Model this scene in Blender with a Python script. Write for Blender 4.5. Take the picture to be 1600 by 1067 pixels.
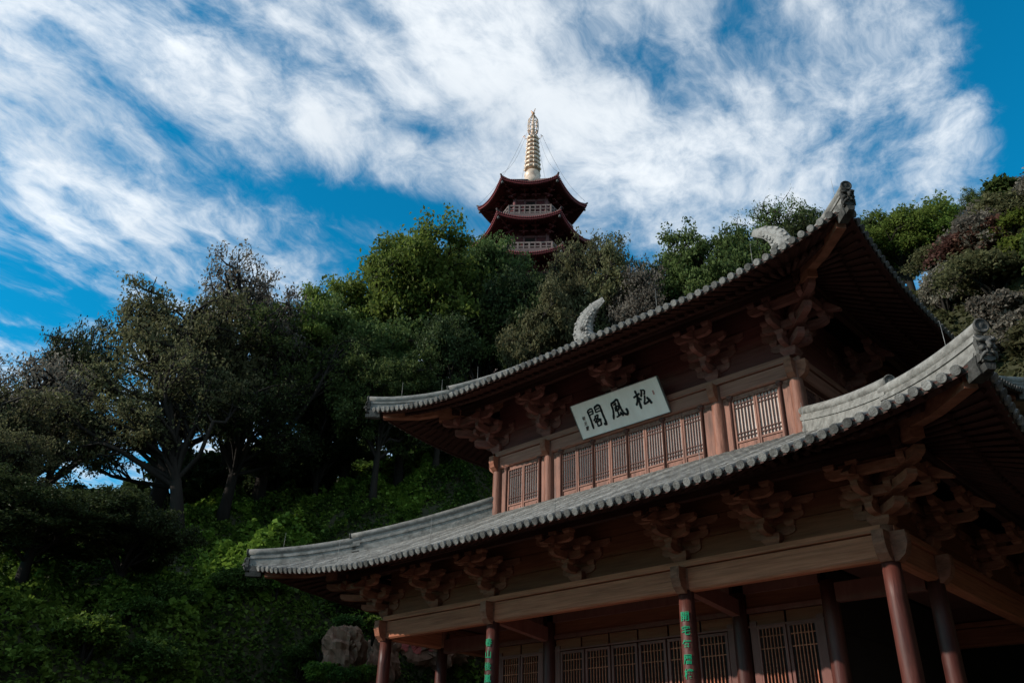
import bpy, math, random
import numpy as np
from mathutils import Matrix, Vector
random.seed(7); rng = np.random.default_rng(7)
sc = bpy.context.scene
for o in list(bpy.data.objects): bpy.data.objects.remove(o)
COL = sc.collection
R_ = math.radians
# ------------------------------------------------------------------ camera
CAM = np.array([11.992, -14.556, 1.605])
YAW, PITCH, ROLL, FPX = .77684, .50110, .02578, 1307.4       # focal length in pixels of a 1600 px wide picture
_r0 = np.array([math.cos(YAW), math.sin(YAW), 0.])
FWD = np.array([-math.sin(YAW)*math.cos(PITCH), math.cos(YAW)*math.cos(PITCH), math.sin(PITCH)])
_u0 = np.cross(_r0, FWD)
RGT = math.cos(ROLL)*_r0 + math.sin(ROLL)*_u0
UPV = -math.sin(ROLL)*_r0 + math.cos(ROLL)*_u0
cd = bpy.data.cameras.new('camera'); cam = bpy.data.objects.new('camera', cd); COL.objects.link(cam)
cam.matrix_world = Matrix([[RGT[i], UPV[i], -FWD[i], CAM[i]] for i in range(3)] + [[0, 0, 0, 1]])
cd.sensor_fit = 'HORIZONTAL'; cd.sensor_width = 36; cd.lens = 36*FPX/1600
cd.clip_start = .1; cd.clip_end = 3000
sc.camera = cam
# ------------------------------------------------------------------ sky and sun
SUN_AZ, SUN_EL = R_(33), R_(24.5)           # azimuth to the left of the facade's normal
to_sun = Vector((-math.sin(SUN_AZ)*math.cos(SUN_EL), -math.cos(SUN_AZ)*math.cos(SUN_EL), math.sin(SUN_EL)))
sd = bpy.data.lights.new('sun', 'SUN'); sd.energy = 4.6; sd.angle = R_(.55); sd.color = (1, .93, .84)
sun = bpy.data.objects.new('sun', sd); COL.objects.link(sun)
sun.rotation_euler = to_sun.to_track_quat('Z', 'Y').to_euler()
world = bpy.data.worlds.new('World'); sc.world = world; world.use_nodes = True
def build_world():
    nt = world.node_tree; nt.nodes.clear(); N = nt.nodes.new; L = nt.links.new
    out = N('ShaderNodeOutputWorld'); bg = N('ShaderNodeBackground'); bg.inputs[1].default_value = .11
    sky = N('ShaderNodeTexSky'); sky.sky_type = 'NISHITA'; sky.sun_disc = False
    sky.sun_elevation = SUN_EL
    # direction of the sun in the sky texture: rotation 0 looks along +Y, positive turns clockwise
    sky.sun_rotation = math.atan2(to_sun.x, to_sun.y)
    sky.air_density = 1.0; sky.dust_density = .3; sky.ozone_density = 3.0
    hs = N('ShaderNodeMix'); hs.data_type = 'RGBA'; hs.blend_type = 'MULTIPLY'; hs.inputs[0].default_value = 1.
    L(sky.outputs[0], hs.inputs[6]); hs.inputs[7].default_value = (*SKY_TINT, 1)       # a deep, polarised blue
    tc = N('ShaderNodeTexCoord')
    sep = N('ShaderNodeSeparateXYZ'); L(tc.outputs['Generated'], sep.inputs[0])
    def M(op, a, b=None, c=None, clamp=False):
        n = N('ShaderNodeMath'); n.operation = op; n.use_clamp = clamp
        for i, v in enumerate((a, b, c)):
            if v is None: continue
            if isinstance(v, (int, float)): n.inputs[i].default_value = v
            else: L(v, n.inputs[i])
        return n.outputs[0]
    zz = M('MAXIMUM', sep.outputs[2], .06)
    u = M('DIVIDE', sep.outputs[0], zz); v = M('DIVIDE', sep.outputs[1], zz)      # the cloud sheet, one unit up
    # turn so that axis p runs along the streaks
    ca, sa = math.cos(STREAK), math.sin(STREAK)
    pp = M('ADD', M('MULTIPLY', u, ca), M('MULTIPLY', v, sa))
    qq = M('ADD', M('MULTIPLY', u, -sa), M('MULTIPLY', v, ca))
    def comb(a, b, c=0.):
        n = N('ShaderNodeCombineXYZ')
        for i, w in enumerate((a, b, c)):
            if isinstance(w, (int, float)): n.inputs[i].default_value = w
            else: L(w, n.inputs[i])
        return n.outputs[0]
    def noise(vec, scale, detail, rough, dist=0., lac=2.0):
        n = N('ShaderNodeTexNoise'); n.inputs['Scale'].default_value = scale; n.inputs['Detail'].default_value = detail
        n.inputs['Roughness'].default_value = rough; n.inputs['Distortion'].default_value = dist
        n.inputs['Lacunarity'].default_value = lac
        L(vec, n.inputs['Vector']); return n
    base = comb(pp, qq)
    warp = noise(base, 2.2, 4, .55)
    wv = N('ShaderNodeVectorMath'); wv.operation = 'MULTIPLY_ADD'
    L(warp.outputs['Color'], wv.inputs[0]); wv.inputs[1].default_value = (.3, .22, 0); L(base, wv.inputs[2])
    wsep = N('ShaderNodeSeparateXYZ'); L(wv.outputs[0], wsep.inputs[0])
    W0, W1 = wsep.outputs[0], wsep.outputs[1]
    big = noise(comb(M('MULTIPLY', W0, .7), W1, 3.1), 2.4, 5, .55)
    fine = noise(comb(M('MULTIPLY', W0, .66), W1, 7.7), 7.5, 10, .68)
    puff = noise(comb(M('MULTIPLY', W0, .85), W1, 1.7), 13., 7, .6)
    cov = M('ADD', M('MULTIPLY', big.outputs[0], .9), M('MULTIPLY', fine.outputs[0], .78))
    cov = M('ADD', cov, M('MULTIPLY', puff.outputs[0], .42))
    # where the cloud banks and the clear lanes lie on the sheet
    for (bu, bv, su, sv, ang, amp) in BANKS:
        c_, s_ = math.cos(ang), math.sin(ang)
        du = M('SUBTRACT', u, bu); dv = M('SUBTRACT', v, bv)
        a = M('DIVIDE', M('ADD', M('MULTIPLY', du, c_), M('MULTIPLY', dv, s_)), su)
        b = M('DIVIDE', M('ADD', M('MULTIPLY', du, -s_), M('MULTIPLY', dv, c_)), sv)
        g = M('EXPONENT', M('MULTIPLY', M('ADD', M('MULTIPLY', a, a), M('MULTIPLY', b, b)), -1.))
        cov = M('ADD', cov, M('MULTIPLY', g, amp))
    mr = N('ShaderNodeMapRange'); mr.interpolation_type = 'SMOOTHERSTEP'
    L(cov, mr.inputs[0]); mr.inputs[1].default_value = CLOUD_LO; mr.inputs[2].default_value = CLOUD_HI
    mr.inputs[3].default_value = .0; mr.inputs[4].default_value = .95
    shade = noise(comb(wsep.outputs[0], wsep.outputs[1], 11.), 2.2, 6, .55)
    ramp = N('ShaderNodeValToRGB'); L(shade.outputs[0], ramp.inputs[0])
    ramp.color_ramp.elements[0].position = .3; ramp.color_ramp.elements[1].position = .72
    ramp.color_ramp.elements[0].color = (*[c*CLOUD_V*.78 for c in (.86, .93, 1.)], 1)
    ramp.color_ramp.elements[1].color = (*[c*CLOUD_V for c in (.95, .98, 1.)], 1)
    sc_ = N('ShaderNodeVectorMath'); sc_.operation = 'SCALE'; L(ramp.outputs[0], sc_.inputs[0]); sc_.inputs['Scale'].default_value = 10.
    mix = N('ShaderNodeMix'); mix.data_type = 'RGBA'; L(mr.outputs[0], mix.inputs[0])
    L(hs.outputs[2], mix.inputs[6]); L(sc_.outputs[0], mix.inputs[7])
    L(mix.outputs[2], bg.inputs[0]); L(bg.outputs[0], out.inputs[0])
SKY_TINT = (.03, 1.36, 1.6); CLOUD_V = 1.08; CLOUD_LO, CLOUD_HI = .74, 1.36
STREAK = R_(110)
BANKS = [  # (u, v) on the sheet, half lengths, heading of the long axis, cloud (+) or clear (-)
 (-.02, 1.22, 1.1, .115, R_(104), -.7), (-.38, 1.42, .26, .13, R_(104), -.24), (-1.12, .70, .34, .07, R_(58), -.26), (-1.34, .78, .2, .16, R_(60), -.2),
 (-1.18, .29, .2, .035, R_(107), -.2), (-.87, .66, .1, .045, R_(60), -.2), (-.50, .84, .12, .04, R_(110), -.2), (-.92, .30, .1, .045, R_(80), -.16),
 (-1.95, .45, .35, .3, R_(120), -.32), (-.75, .47, .08, .025, R_(100), -.16), (-.74, .86, .42, .17, R_(48), .16), (-1.02, .47, .2, .1, R_(60), .1),
 (-1.42, .3, .22, .13, R_(100), .1), (-.36, 1.02, .25, .12, R_(110), .1)]

build_world()
world.cycles.sampling_method = 'MANUAL'; world.cycles.sample_map_resolution = 512
vs = sc.view_settings; vs.view_transform = 'Standard'; vs.look = 'None'; vs.exposure = 0; vs.gamma = 1; vs.use_curve_mapping = False
sc.cycles.max_bounces = 6; sc.cycles.diffuse_bounces = 3; sc.cycles.transparent_max_bounces = 8
# ------------------------------------------------------------------ helpers
def px_ray(x, y):
    d = FWD + RGT*(x-800)/FPX - UPV*(y-533.5)/FPX
    return d/np.linalg.norm(d)
def px_at(x, y, dist):
    """the place seen at photo pixel (x, y), dist metres away measured level over the ground"""
    d = px_ray(x, y); return CAM + d*dist/math.hypot(d[0], d[1])
class MB:
    """collects faces; build() makes ONE mesh"""
    def __init__(s): s.v = []; s.f = []; s.sm = []
    def add(s, vs_, fs, smooth=False):
        n = len(s.v); s.v += [tuple(map(float, p)) for p in vs_]; s.f += [tuple(i+n for i in f) for f in fs]; s.sm += [smooth]*len(fs); return s
    def box(s, c, d, M=None):
        x, y, z = c; a, b, h = d[0]/2, d[1]/2, d[2]/2
        P = [(x+i*a, y+j*b, z+k*h) for k in (-1, 1) for j in (-1, 1) for i in (-1, 1)]
        if M is not None: P = [M @ Vector(p) for p in P]
        return s.add(P, [(0, 2, 3, 1), (4, 5, 7, 6), (0, 1, 5, 4), (2, 6, 7, 3), (0, 4, 6, 2), (1, 3, 7, 5)])
    def frustum(s, c, b0, b1, h, M=None):
        x, y, z = c
        P = [(x+i*b0[0]/2, y+j*b0[1]/2, z) for j in (-1, 1) for i in (-1, 1)] + [(x+i*b1[0]/2, y+j*b1[1]/2, z+h) for j in (-1, 1) for i in (-1, 1)]
        if M is not None: P = [M @ Vector(p) for p in P]
        return s.add(P, [(0, 2, 3, 1), (4, 5, 7, 6), (0, 1, 5, 4), (2, 6, 7, 3), (0, 4, 6, 2), (1, 3, 7, 5)])
    def prism(s, poly, axis, t0, t1, M=None, smooth=False):
        """poly in the two axes left over (kept in x, y, z order), pushed along axis"""
        def mk(a, b, t):
            p = [a, b]; p.insert(axis, t); return Vector(p)
        n = len(poly)
        P = [mk(a, b, t0) for a, b in poly] + [mk(a, b, t1) for a, b in poly]
        if M is not None: P = [M @ p for p in P]
        F = [tuple(range(n))[::-1], tuple(range(n, 2*n))] + [(i, (i+1) % n, n+(i+1) % n, n+i) for i in range(n)]
        return s.add(P, F, smooth)
    def tube(s, pts, rad, n=8, caps=True, smooth=True, up=(0, 0, 1)):
        pts = [Vector(p) for p in pts]; m = len(pts)
        if not hasattr(rad, '__len__'): rad = [rad]*m
        P = []
        for i, p in enumerate(pts):
            t = (pts[min(i+1, m-1)] - pts[max(i-1, 0)]).normalized()
            w = Vector(up)
            if abs(t.dot(w)) > .95: w = Vector((1, 0, 0))
            a = t.cross(w).normalized(); b = a.cross(t)
            P += [p + (a*math.cos(2*math.pi*k/n) + b*math.sin(2*math.pi*k/n))*rad[i] for k in range(n)]
        F = [(i*n+k, i*n+(k+1) % n, (i+1)*n+(k+1) % n, (i+1)*n+k) for i in range(m-1) for k in range(n)]
        s.add(P, F, smooth)
        if caps:
            q = len(s.v) - m*n
            s.f += [tuple(q+k for k in range(n))[::-1], tuple(q+(m-1)*n+k for k in range(n))]; s.sm += [False, False]
        return s
    def lathe(s, prof, n=16, M=None, smooth=True, phase=0.):
        """prof: (radius, z) pairs"""
        P = [Vector((r*math.cos(2*math.pi*k/n+phase), r*math.sin(2*math.pi*k/n+phase), z)) for r, z in prof for k in range(n)]
        if M is not None: P = [M @ p for p in P]
        m = len(prof)
        F = [(i*n+k, i*n+(k+1) % n, (i+1)*n+(k+1) % n, (i+1)*n+k) for i in range(m-1) for k in range(n)]
        s.add(P, F, smooth)
        q = len(s.v) - m*n
        s.f += [tuple(q+k for k in range(n))[::-1], tuple(q+(m-1)*n+k for k in range(n))]; s.sm += [False, False]
        return s
    def mesh(s, name, mat):
        me = bpy.data.meshes.new(name); me.from_pydata(s.v, [], s.f)
        me.polygons.foreach_set('use_smooth', s.sm); me.materials.append(mat); me.update(); return me
    def build(s, name, mat, parent=None, **kw): return link(name, s.mesh(name, mat), parent, **kw)
def link(name, me, parent=None, loc=(0, 0, 0), rz=0., M=None):
    o = bpy.data.objects.new(name, me); COL.objects.link(o)
    if parent is not None: o.parent = parent
    if M is not None: o.matrix_local = M
    else: o.location = loc; o.rotation_euler = (0, 0, rz)
    return o
def empty(name, loc=(0, 0, 0), parent=None, rz=0.):
    o = link(name, None, parent, loc, rz); o.empty_display_size = .3; return o
def tag(o, label, cat, group=None, kind=None):
    o['label'] = label
    if cat: o['category'] = cat
    if group: o['group'] = group
    if kind: o['kind'] = kind
    return o
# ------------------------------------------------------------------ materials
def material(name, base, base2=None, rough=.7, scale=6., stretch=(1, 1, 1), bump=.0, bscale=None, metal=0., spec=.14, dirt=0., coords='Object', detail=6., dirtcol=None, vary=.15):
    m = bpy.data.materials.new(name); m.use_nodes = True; nt = m.node_tree; N = nt.nodes.new; L = nt.links.new
    b = nt.nodes['Principled BSDF']; b.inputs['Roughness'].default_value = rough; b.inputs['Metallic'].default_value = metal
    b.inputs['Specular IOR Level'].default_value = spec
    tc = N('ShaderNodeTexCoord'); mp = N('ShaderNodeMapping'); mp.inputs['Scale'].default_value = stretch; L(tc.outputs[coords], mp.inputs[0])
    oi = N('ShaderNodeObjectInfo')
    va = N('ShaderNodeVectorMath'); va.operation = 'SCALE'; va.inputs[0].default_value = (9.1, 5.3, 7.7); L(oi.outputs['Random'], va.inputs['Scale'])
    vb = N('ShaderNodeVectorMath'); L(mp.outputs[0], vb.inputs[0]); L(va.outputs[0], vb.inputs[1])
    n = N('ShaderNodeTexNoise'); n.inputs['Scale'].default_value = scale; n.inputs['Detail'].default_value = detail; n.inputs['Roughness'].default_value = .65
    L(vb.outputs[0], n.inputs['Vector'])
    r = N('ShaderNodeValToRGB'); r.color_ramp.elements[0].position = .3; r.color_ramp.elements[1].position = .7
    r.color_ramp.elements[0].color = (*base, 1); r.color_ramp.elements[1].color = (*(base2 or base), 1); L(n.outputs[0], r.inputs[0])
    # each object a touch lighter or darker
    hv = N('ShaderNodeHueSaturation'); L(r.outputs[0], hv.inputs['Color'])
    mr = N('ShaderNodeMapRange'); L(oi.outputs['Random'], mr.inputs[0]); mr.inputs[3].default_value = 1-vary; mr.inputs[4].default_value = 1+vary; L(mr.outputs[0], hv.inputs['Value'])
    col = hv.outputs[0]
    if dirt:
        d = N('ShaderNodeTexNoise'); d.inputs['Scale'].default_value = scale*.37; d.inputs['Detail'].default_value = 8; d.inputs['Roughness'].default_value = .7; L(vb.outputs[0], d.inputs['Vector'])
        dr = N('ShaderNodeMapRange'); L(d.outputs[0], dr.inputs[0]); dr.inputs[1].default_value = .5; dr.inputs[2].default_value = .72; dr.inputs[4].default_value = dirt
        mx = N('ShaderNodeMix'); mx.data_type = 'RGBA'; L(dr.outputs[0], mx.inputs[0]); L(col, mx.inputs[6]); mx.inputs[7].default_value = (*(dirtcol or [c*.35 for c in base]), 1); col = mx.outputs[2]
    L(col, b.inputs['Base Color'])
    rr = N('ShaderNodeMapRange'); L(n.outputs[0], rr.inputs[0]); rr.inputs[3].default_value = max(0, rough-.1); rr.inputs[4].default_value = min(1, rough+.12); L(rr.outputs[0], b.inputs['Roughness'])
    if bump:
        bn = N('ShaderNodeTexNoise'); bn.inputs['Scale'].default_value = bscale or scale*3; bn.inputs['Detail'].default_value = 5; L(vb.outputs[0], bn.inputs['Vector'])
        bp = N('ShaderNodeBump'); bp.inputs['Strength'].default_value = bump; bp.inputs['Distance'].default_value = .02; L(bn.outputs[0], bp.inputs['Height']); L(bp.outputs[0], b.inputs['Normal'])
    return m
MT = {}
MT['beam'] = material('weathered_brown_beam_wood', (.31, .098, .05), (.54, .19, .104), .62, 3.2, (.35, 4, 9), .35, 9, dirt=.65, dirtcol=(.1, .04, .023))
MT['bracket'] = material('brown_bracket_wood', (.19, .068, .04), (.36, .145, .09), .6, 4, (1, 1, 3), .35, dirt=.65, dirtcol=(.065, .028, .017))
MT['bracket_red'] = material('red_brown_bracket_wood', (.15, .054, .044), (.26, .105, .085), .6, 4, (1, 1, 3), .35, dirt=.6, dirtcol=(.055, .024, .02))
MT['board'] = material('russet_board_wood', (.15, .046, .022), (.23, .08, .04), .65, 2.6, (.5, 2, 8), .2, dirt=.4)
MT['board_red'] = material('dark_red_board_wood', (.12, .034, .029), (.17, .055, .046), .65, 2.6, (.5, 2, 8), .15, dirt=.4)
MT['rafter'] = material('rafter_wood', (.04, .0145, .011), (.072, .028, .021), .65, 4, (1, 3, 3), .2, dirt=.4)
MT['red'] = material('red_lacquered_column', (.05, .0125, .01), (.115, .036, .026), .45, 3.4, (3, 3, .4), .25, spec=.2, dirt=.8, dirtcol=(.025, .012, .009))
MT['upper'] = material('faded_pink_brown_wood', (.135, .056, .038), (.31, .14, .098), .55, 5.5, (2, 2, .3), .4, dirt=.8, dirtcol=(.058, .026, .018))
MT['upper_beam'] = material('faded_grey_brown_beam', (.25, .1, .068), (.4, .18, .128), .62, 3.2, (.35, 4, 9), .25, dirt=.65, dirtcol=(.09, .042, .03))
MT['lattice'] = material('lattice_bar_wood', (.085, .038, .03), (.13, .06, .048), .6, 3, (2, 2, 1))
MT['door'] = material('dark_red_door_wood', (.15, .055, .042), (.21, .085, .066), .55, 3, (2, 2, .7), .1, dirt=.3)
MT['paper'] = material('window_paper', (.52, .39, .33), (.68, .54, .47), .8, 2.5, dirt=.35, dirtcol=(.36, .24, .19))
MT['dark'] = material('painted_interior_shade', (.02, .014, .012), (.03, .02, .018), .9, 2)  # near black that paints in the shade of unlit depths
MT['tile'] = material('grey_clay_tile', (.13, .12, .107), (.3, .282, .255), .85, 5, (1, 1, 1), .5, 22, dirt=.85, dirtcol=(.045, .042, .033), vary=.3)
MT['tile_dark'] = material('grey_tile_end', (.034, .032, .029), (.12, .114, .105), .85, 9, (1, 1, 1), .5, 30, dirt=.7, dirtcol=(.015, .015, .012), vary=.5)
MT['ridge'] = material('pale_ridge_mortar', (.13, .121, .109), (.29, .275, .252), .85, 5, (1, 1, 1.6), .4, 16, dirt=.8, dirtcol=(.05, .047, .04))
MT['plaque'] = material('pale_grey_plaque_paint', (.76, .64, .57), (.86, .75, .68), .6, 2.2, (1, 1, .4), dirt=.4, dirtcol=(.58, .48, .42))
MT['tile_face'] = material('grey_tile_disc', (.075, .071, .066), (.23, .22, .205), .85, 10, (1, 1, 1), .6, 34, dirt=.7, dirtcol=(.03, .029, .025), vary=.45)
MT['ink'] = material('black_ink', (.012, .012, .013), (.02, .02, .02), .6, 5)
MT['seal'] = material('red_seal', (.5, .2, .17), (.56, .27, .23), .7, 9)
MT['green'] = material('green_paint', (.0, .17, .08), (.008, .27, .125), .6, 22, dirt=.5, dirtcol=(.03, .07, .04))
MT['stone'] = material('grey_stone', (.2, .195, .18), (.3, .29, .27), .85, 3, bump=.3)
MT['metal'] = material('grey_metal_rod', (.2, .195, .185), (.25, .24, .23), .5, 3, metal=.5)
# ------------------------------------------------------------------ pavilion
HWX, YF, YB, YC = 4.72, 2.02, 7.78, 4.90            # inner ring of columns
OX, OYF, OYB = 6.75, 0., 9.8                        # outer ring
ZFLOOR = 1.0
pav = tag(empty('pavilion', (0, 0, 0)), 'two storey wooden temple pavilion with upturned grey tile eaves', 'pavilion')
M_block = {}
def prof_arm(L0, L1, h):
    """side view of a bracket arm from L0 to L1: flat on top, ends rounded up from below"""
    q = min(.13, (L1-L0)*.2)
    P = [(L0, h), (L0, h*.42), (L0+q*.3, h*.2), (L0+q, 0), (L1-q, 0), (L1-q*.3, h*.2), (L1, h*.42), (L1, h)]
    return P
_mc = {}
def arm_mesh(L0, L1, w, h, mat, axis):
    k = ('arm', round(L0, 3), round(L1, 3), w, round(h, 3), mat.name, axis)
    if k not in _mc:
        b = MB(); P = prof_arm(L0, L1, h)
        if axis == 'x': b.prism([(a, z) for a, z in P], 1, -w/2, w/2)
        else: b.prism([(a, z) for a, z in P], 0, -w/2, w/2)
        _mc[k] = b.mesh('arm', mat)
    return _mc[k]
def block_mesh(w, h, mat):
    k = ('block', w, round(h, 3), mat.name)
    if k not in _mc:
        b = MB(); b.frustum((0, 0, 0), (w*.68, w*.68), (w, w), h*.45); b.box((0, 0, h*.725), (w, w, h*.55-.001)); _mc[k] = b.mesh('block', mat)
    return _mc[k]
def bracket_set(loc, rz, s, mat, corner=0):
    """s: height scale; local -y points out. corner: +1 / -1 adds the side arms towards +x / -x and the diagonal"""
    e = empty('bracket_set', loc, pav, rz)
    bm = block_mesh(.2, .11*s, mat); W = .125; h = .17*s
    def blk(x, y, z): link('block', bm, e, (x, y, z*s))
    def arx(a, b, y, z, dz=0.): link('arm', arm_mesh(a, b, W, h, mat, 'x'), e, (0, y, z*s+dz))
    def ary(a, b, x, z, dz=.002): link('arm', arm_mesh(a, b, W, h, mat, 'y'), e, (x, 0, z*s+dz))
    link('base_block', block_mesh(.38, .215*s, mat), e)
    if not corner:
        arx(-.46, .46, 0, .17); ary(-.52, .4, 0, .17)
        for p in ((-.37, 0), (.37, 0), (0, -.42)): blk(*p, .342)
        arx(-.66, .66, 0, .455); arx(-.42, .42, -.42, .455); ary(-.98, .4, 0, .455)
        for p in ((-.56, 0), (.56, 0), (-.33, -.42), (.33, -.42), (0, -.86)): blk(*p, .627)
        arx(-.5, .5, -.86, .74); arx(-.9, .9, 0, .74); arx(-.62, .62, -.42, .742)
        link('beak_arm', beak_mesh(mat, h), e, (0, -.3, .74*s))
        for p in ((-.4, -.86), (.4, -.86), (0, -.86)): blk(*p, .912)
    else:
        c = corner
        def lx(a, b): return (a, b) if c > 0 else (-b, -a)
        arx(*lx(-.46, .52), 0, .17); ary(-.52, .46, 0, .17)
        for p in ((-c*.37, 0), (c*.42, 0), (0, -.42), (0, .37)): blk(*p, .342)
        arx(*lx(-.66, .98), 0, .455); ary(-.98, .66, 0, .455)
        arx(*lx(-.42, .66), -.42, .455, .001); ary(-.66, .42, c*.42, .455, .003)
        for p in ((-c*.56, 0), (c*.86, 0), (0, -.86), (0, .56), (-c*.33, -.42), (c*.42, .33), (c*.42, -.42)): blk(*p, .627)
        arx(*lx(-.5, 1.1), -.86, .74); ary(-1.1, .5, c*.86, .74)
        link('beak_arm', beak_mesh(mat, h), e, (0, -.3, .74*s))
        link('beak_arm', beak_mesh(mat, h), e, (c*.3, 0, .74*s+.003), c*R_(90))
        for p in ((-c*.4, -.86), (c*.86, .4), (c*.86, -.86), (0, -.86), (c*.86, 0)): blk(*p, .912)
        for L1, z in ((.75, .168), (1.35, .452), (1.75, .735)):
            link('arm', arm_mesh(-L1, .3, .17, h, mat, 'y'), e, (0, 0, z*s-.003), c*R_(45))
    return e
def beak_mesh(mat, h):
    k = ('beak', round(h, 3), mat.name)
    if k not in _mc:
        b = MB(); b.prism([(.2, h), (.2, 0), (-.62, 0), (-.98, -h*.55), (-1.0, -h*.3), (-.72, h)], 0, -.065, .065); _mc[k] = b.mesh('beak_arm', mat)
    return _mc[k]
# platform
b = MB(); b.box((0, YC, ZFLOOR/2), (16.2, 12.4, ZFLOOR)); b.build('stone_platform', MT['stone'], pav)
b = MB()
for i in range(5): b.box((0, YC-6.2-.16-.3*i, (ZFLOOR-.2*i-.2)/2+.002), (5., .31, ZFLOOR-.2*i-.2))
b.build('stone_steps', MT['stone'], pav)
# columns
def column_mesh(h, r, mat):
    return MB().lathe([(r*1.03, 0), (r*1.02, h*.3), (r, h*.6), (r*.96, h*.85), (r*.9, h)], 24).mesh('column', mat)
cm_out = column_mesh(4.32, .168, MT['red']); cm_top = MB().lathe([(.155, 0), (.153, .55)], 24).mesh('column_head', MT['bracket'])
cm_in = column_mesh(4.6, .175, MT['red'])
base_m = MB().lathe([(.32, 0), (.32, .06), (.29, .12), (.24, .16), (.2, .18)], 20).mesh('column_base', MT['stone'])
cols = {}
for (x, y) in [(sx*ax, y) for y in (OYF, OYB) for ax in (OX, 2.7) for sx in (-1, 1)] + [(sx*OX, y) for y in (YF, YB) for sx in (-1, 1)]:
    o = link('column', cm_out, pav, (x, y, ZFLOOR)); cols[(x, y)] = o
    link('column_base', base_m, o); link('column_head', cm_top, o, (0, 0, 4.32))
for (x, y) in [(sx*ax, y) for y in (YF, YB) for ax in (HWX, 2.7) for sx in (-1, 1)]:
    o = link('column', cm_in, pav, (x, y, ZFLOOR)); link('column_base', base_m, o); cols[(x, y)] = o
cm_up = column_mesh(2.4, .16, MT['upper'])
for (x, y) in [(sx*ax, y) for y in (YF, YB) for ax in (HWX, 2.7) for sx in (-1, 1)]:
    link('upper_column', cm_up, pav, (x, y, 8.1))
# beams and plates: one per bay
def bay_beams(pts, z0, z1, z2, th, mat, name='beam', cut=.15):
    for (ax, ay), (bx, by) in pts:
        L = math.hypot(bx-ax, by-ay); a = math.atan2(by-ay, bx-ax); m = ((ax+bx)/2, (ay+by)/2, 0)
        c = th*.16
        b = MB(); b.prism([(-th/2+c, z0), (th/2-c, z0), (th/2, z0+c), (th/2, z1-.022), (-th/2, z1-.022), (-th/2, z0+c)], 0, -L/2+cut, L/2-cut); b.build(name, mat, pav, loc=m, rz=a)
        b = MB(); b.box((0, 0, (z1+z2)/2), (L-.004, th+.1, z2-z1)); b.build('top_plate', mat, pav, loc=(m[0], m[1], -.003 if abs(by-ay) > .1 else 0), rz=a)
xs = [-OX, -2.7, 2.7, OX]; ys = [OYF, YF, YB, OYB]
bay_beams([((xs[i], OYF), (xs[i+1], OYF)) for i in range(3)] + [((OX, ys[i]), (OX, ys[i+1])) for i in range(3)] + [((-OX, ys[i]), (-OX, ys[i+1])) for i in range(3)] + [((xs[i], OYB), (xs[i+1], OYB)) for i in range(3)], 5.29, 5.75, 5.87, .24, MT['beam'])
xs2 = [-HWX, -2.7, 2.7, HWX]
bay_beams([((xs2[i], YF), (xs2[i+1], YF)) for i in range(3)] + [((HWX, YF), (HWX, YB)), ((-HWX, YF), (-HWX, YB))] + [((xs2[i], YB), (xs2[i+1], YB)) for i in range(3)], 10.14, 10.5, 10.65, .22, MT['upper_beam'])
# beams that tie the outer to the inner columns, and the veranda ceiling
for (x, y) in [(sx*ax, OYF) for ax in (2.7, OX) for sx in (-1, 1)]:
    if abs(x) < 5:
        b = MB(); b.prism([(0.14, 5.3), (YF-.16, 5.12), (YF-.16, 5.45), (.14, 5.62)], 0, -.09, .09); b.build('tie_beam', MT['door'], pav, loc=(x, 0, 0))
for sx in (-1, 1):
    b = MB(); b.box((sx*(OX+HWX)/2, YF, 5.35), (OX-HWX-.32, .18, .36)); b.build('tie_beam', MT['door'], pav)
for (cx, cy, dx, dy) in ((0, (OYF+YF)/2, 2*OX-.3, YF-.2), (0, (OYB+YB)/2, 2*OX-.3, YF-.2), ((OX+HWX)/2, YC, OX-HWX-.2, YB-YF+.15), (-(OX+HWX)/2, YC, OX-HWX-.2, YB-YF+.15)):
    b = MB(); b.box((cx, cy, 5.93), (dx, dy, .04)); b.build('veranda_ceiling', MT['door'], pav)
# heads of the cross beams sticking out of the columns
def head_mesh(mat, hh, w, out):
    P = [(0, 0), (-out, 0), (-out*1.02, -hh*.45), (-out*.86, -hh*.78), (-out*.5, -hh), (0, -hh)]
    b = MB(); b.prism(P, 0, -w/2, w/2); b.prism([(-out-.012, -hh*.08), (-out-.012, -hh*.42), (-out+.02, -hh*.42), (-out+.02, -hh*.08)], 0, -w*.36, w*.36); return b.mesh('beam_head', mat)
hl = head_mesh(MT['bracket'], .5, .2, .36); hu = head_mesh(MT['bracket'], .42, .18, .32)
for x in (-OX, -2.7, 2.7, OX): link('beam_head', hl, pav, (x, OYF, 5.745))
for y in (OYF, YF, YB):
    for sx in (-1, 1): link('beam_head', hl, pav, (sx*OX, y, 5.742), sx*R_(90))
for x in xs2: link('beam_head', hu, pav, (x, YF, 10.495))
for sx in (-1, 1): link('beam_head', hu, pav, (sx*HWX, YF, 10.492), sx*R_(90))
# boards between the brackets
def boards(p, q, z0, z1, n, mat, name='wall_board', th=.05):
    (ax, ay), (bx, by) = p, q; L = math.hypot(bx-ax, by-ay); a = math.atan2(by-ay, bx-ax)
    for i in range(n):
        h = (z1-z0)/n; b = MB(); b.box((0, (i % 2)*.006, z0+h*(i+.5)), (L-.02, th, h-.012)); b.build(name, mat, pav, loc=((ax+bx)/2, (ay+by)/2, 0), rz=a)
for i in range(3): boards((xs[i], OYF), (xs[i+1], OYF), 5.875, 7.15, 3, MT['board'])
for i in range(3): boards((xs2[i], YF), (xs2[i+1], YF), 10.655, 12.3, 3, MT['board_red'])
for sx in (-1, 1):
    for i in range(3): boards((sx*OX, ys[i]), (sx*OX, ys[i+1]), 5.875, 7.15, 2, MT['board'])
    boards((sx*HWX, YF), (sx*HWX, YB), 10.655, 12.3, 2, MT['board_red'])
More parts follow.
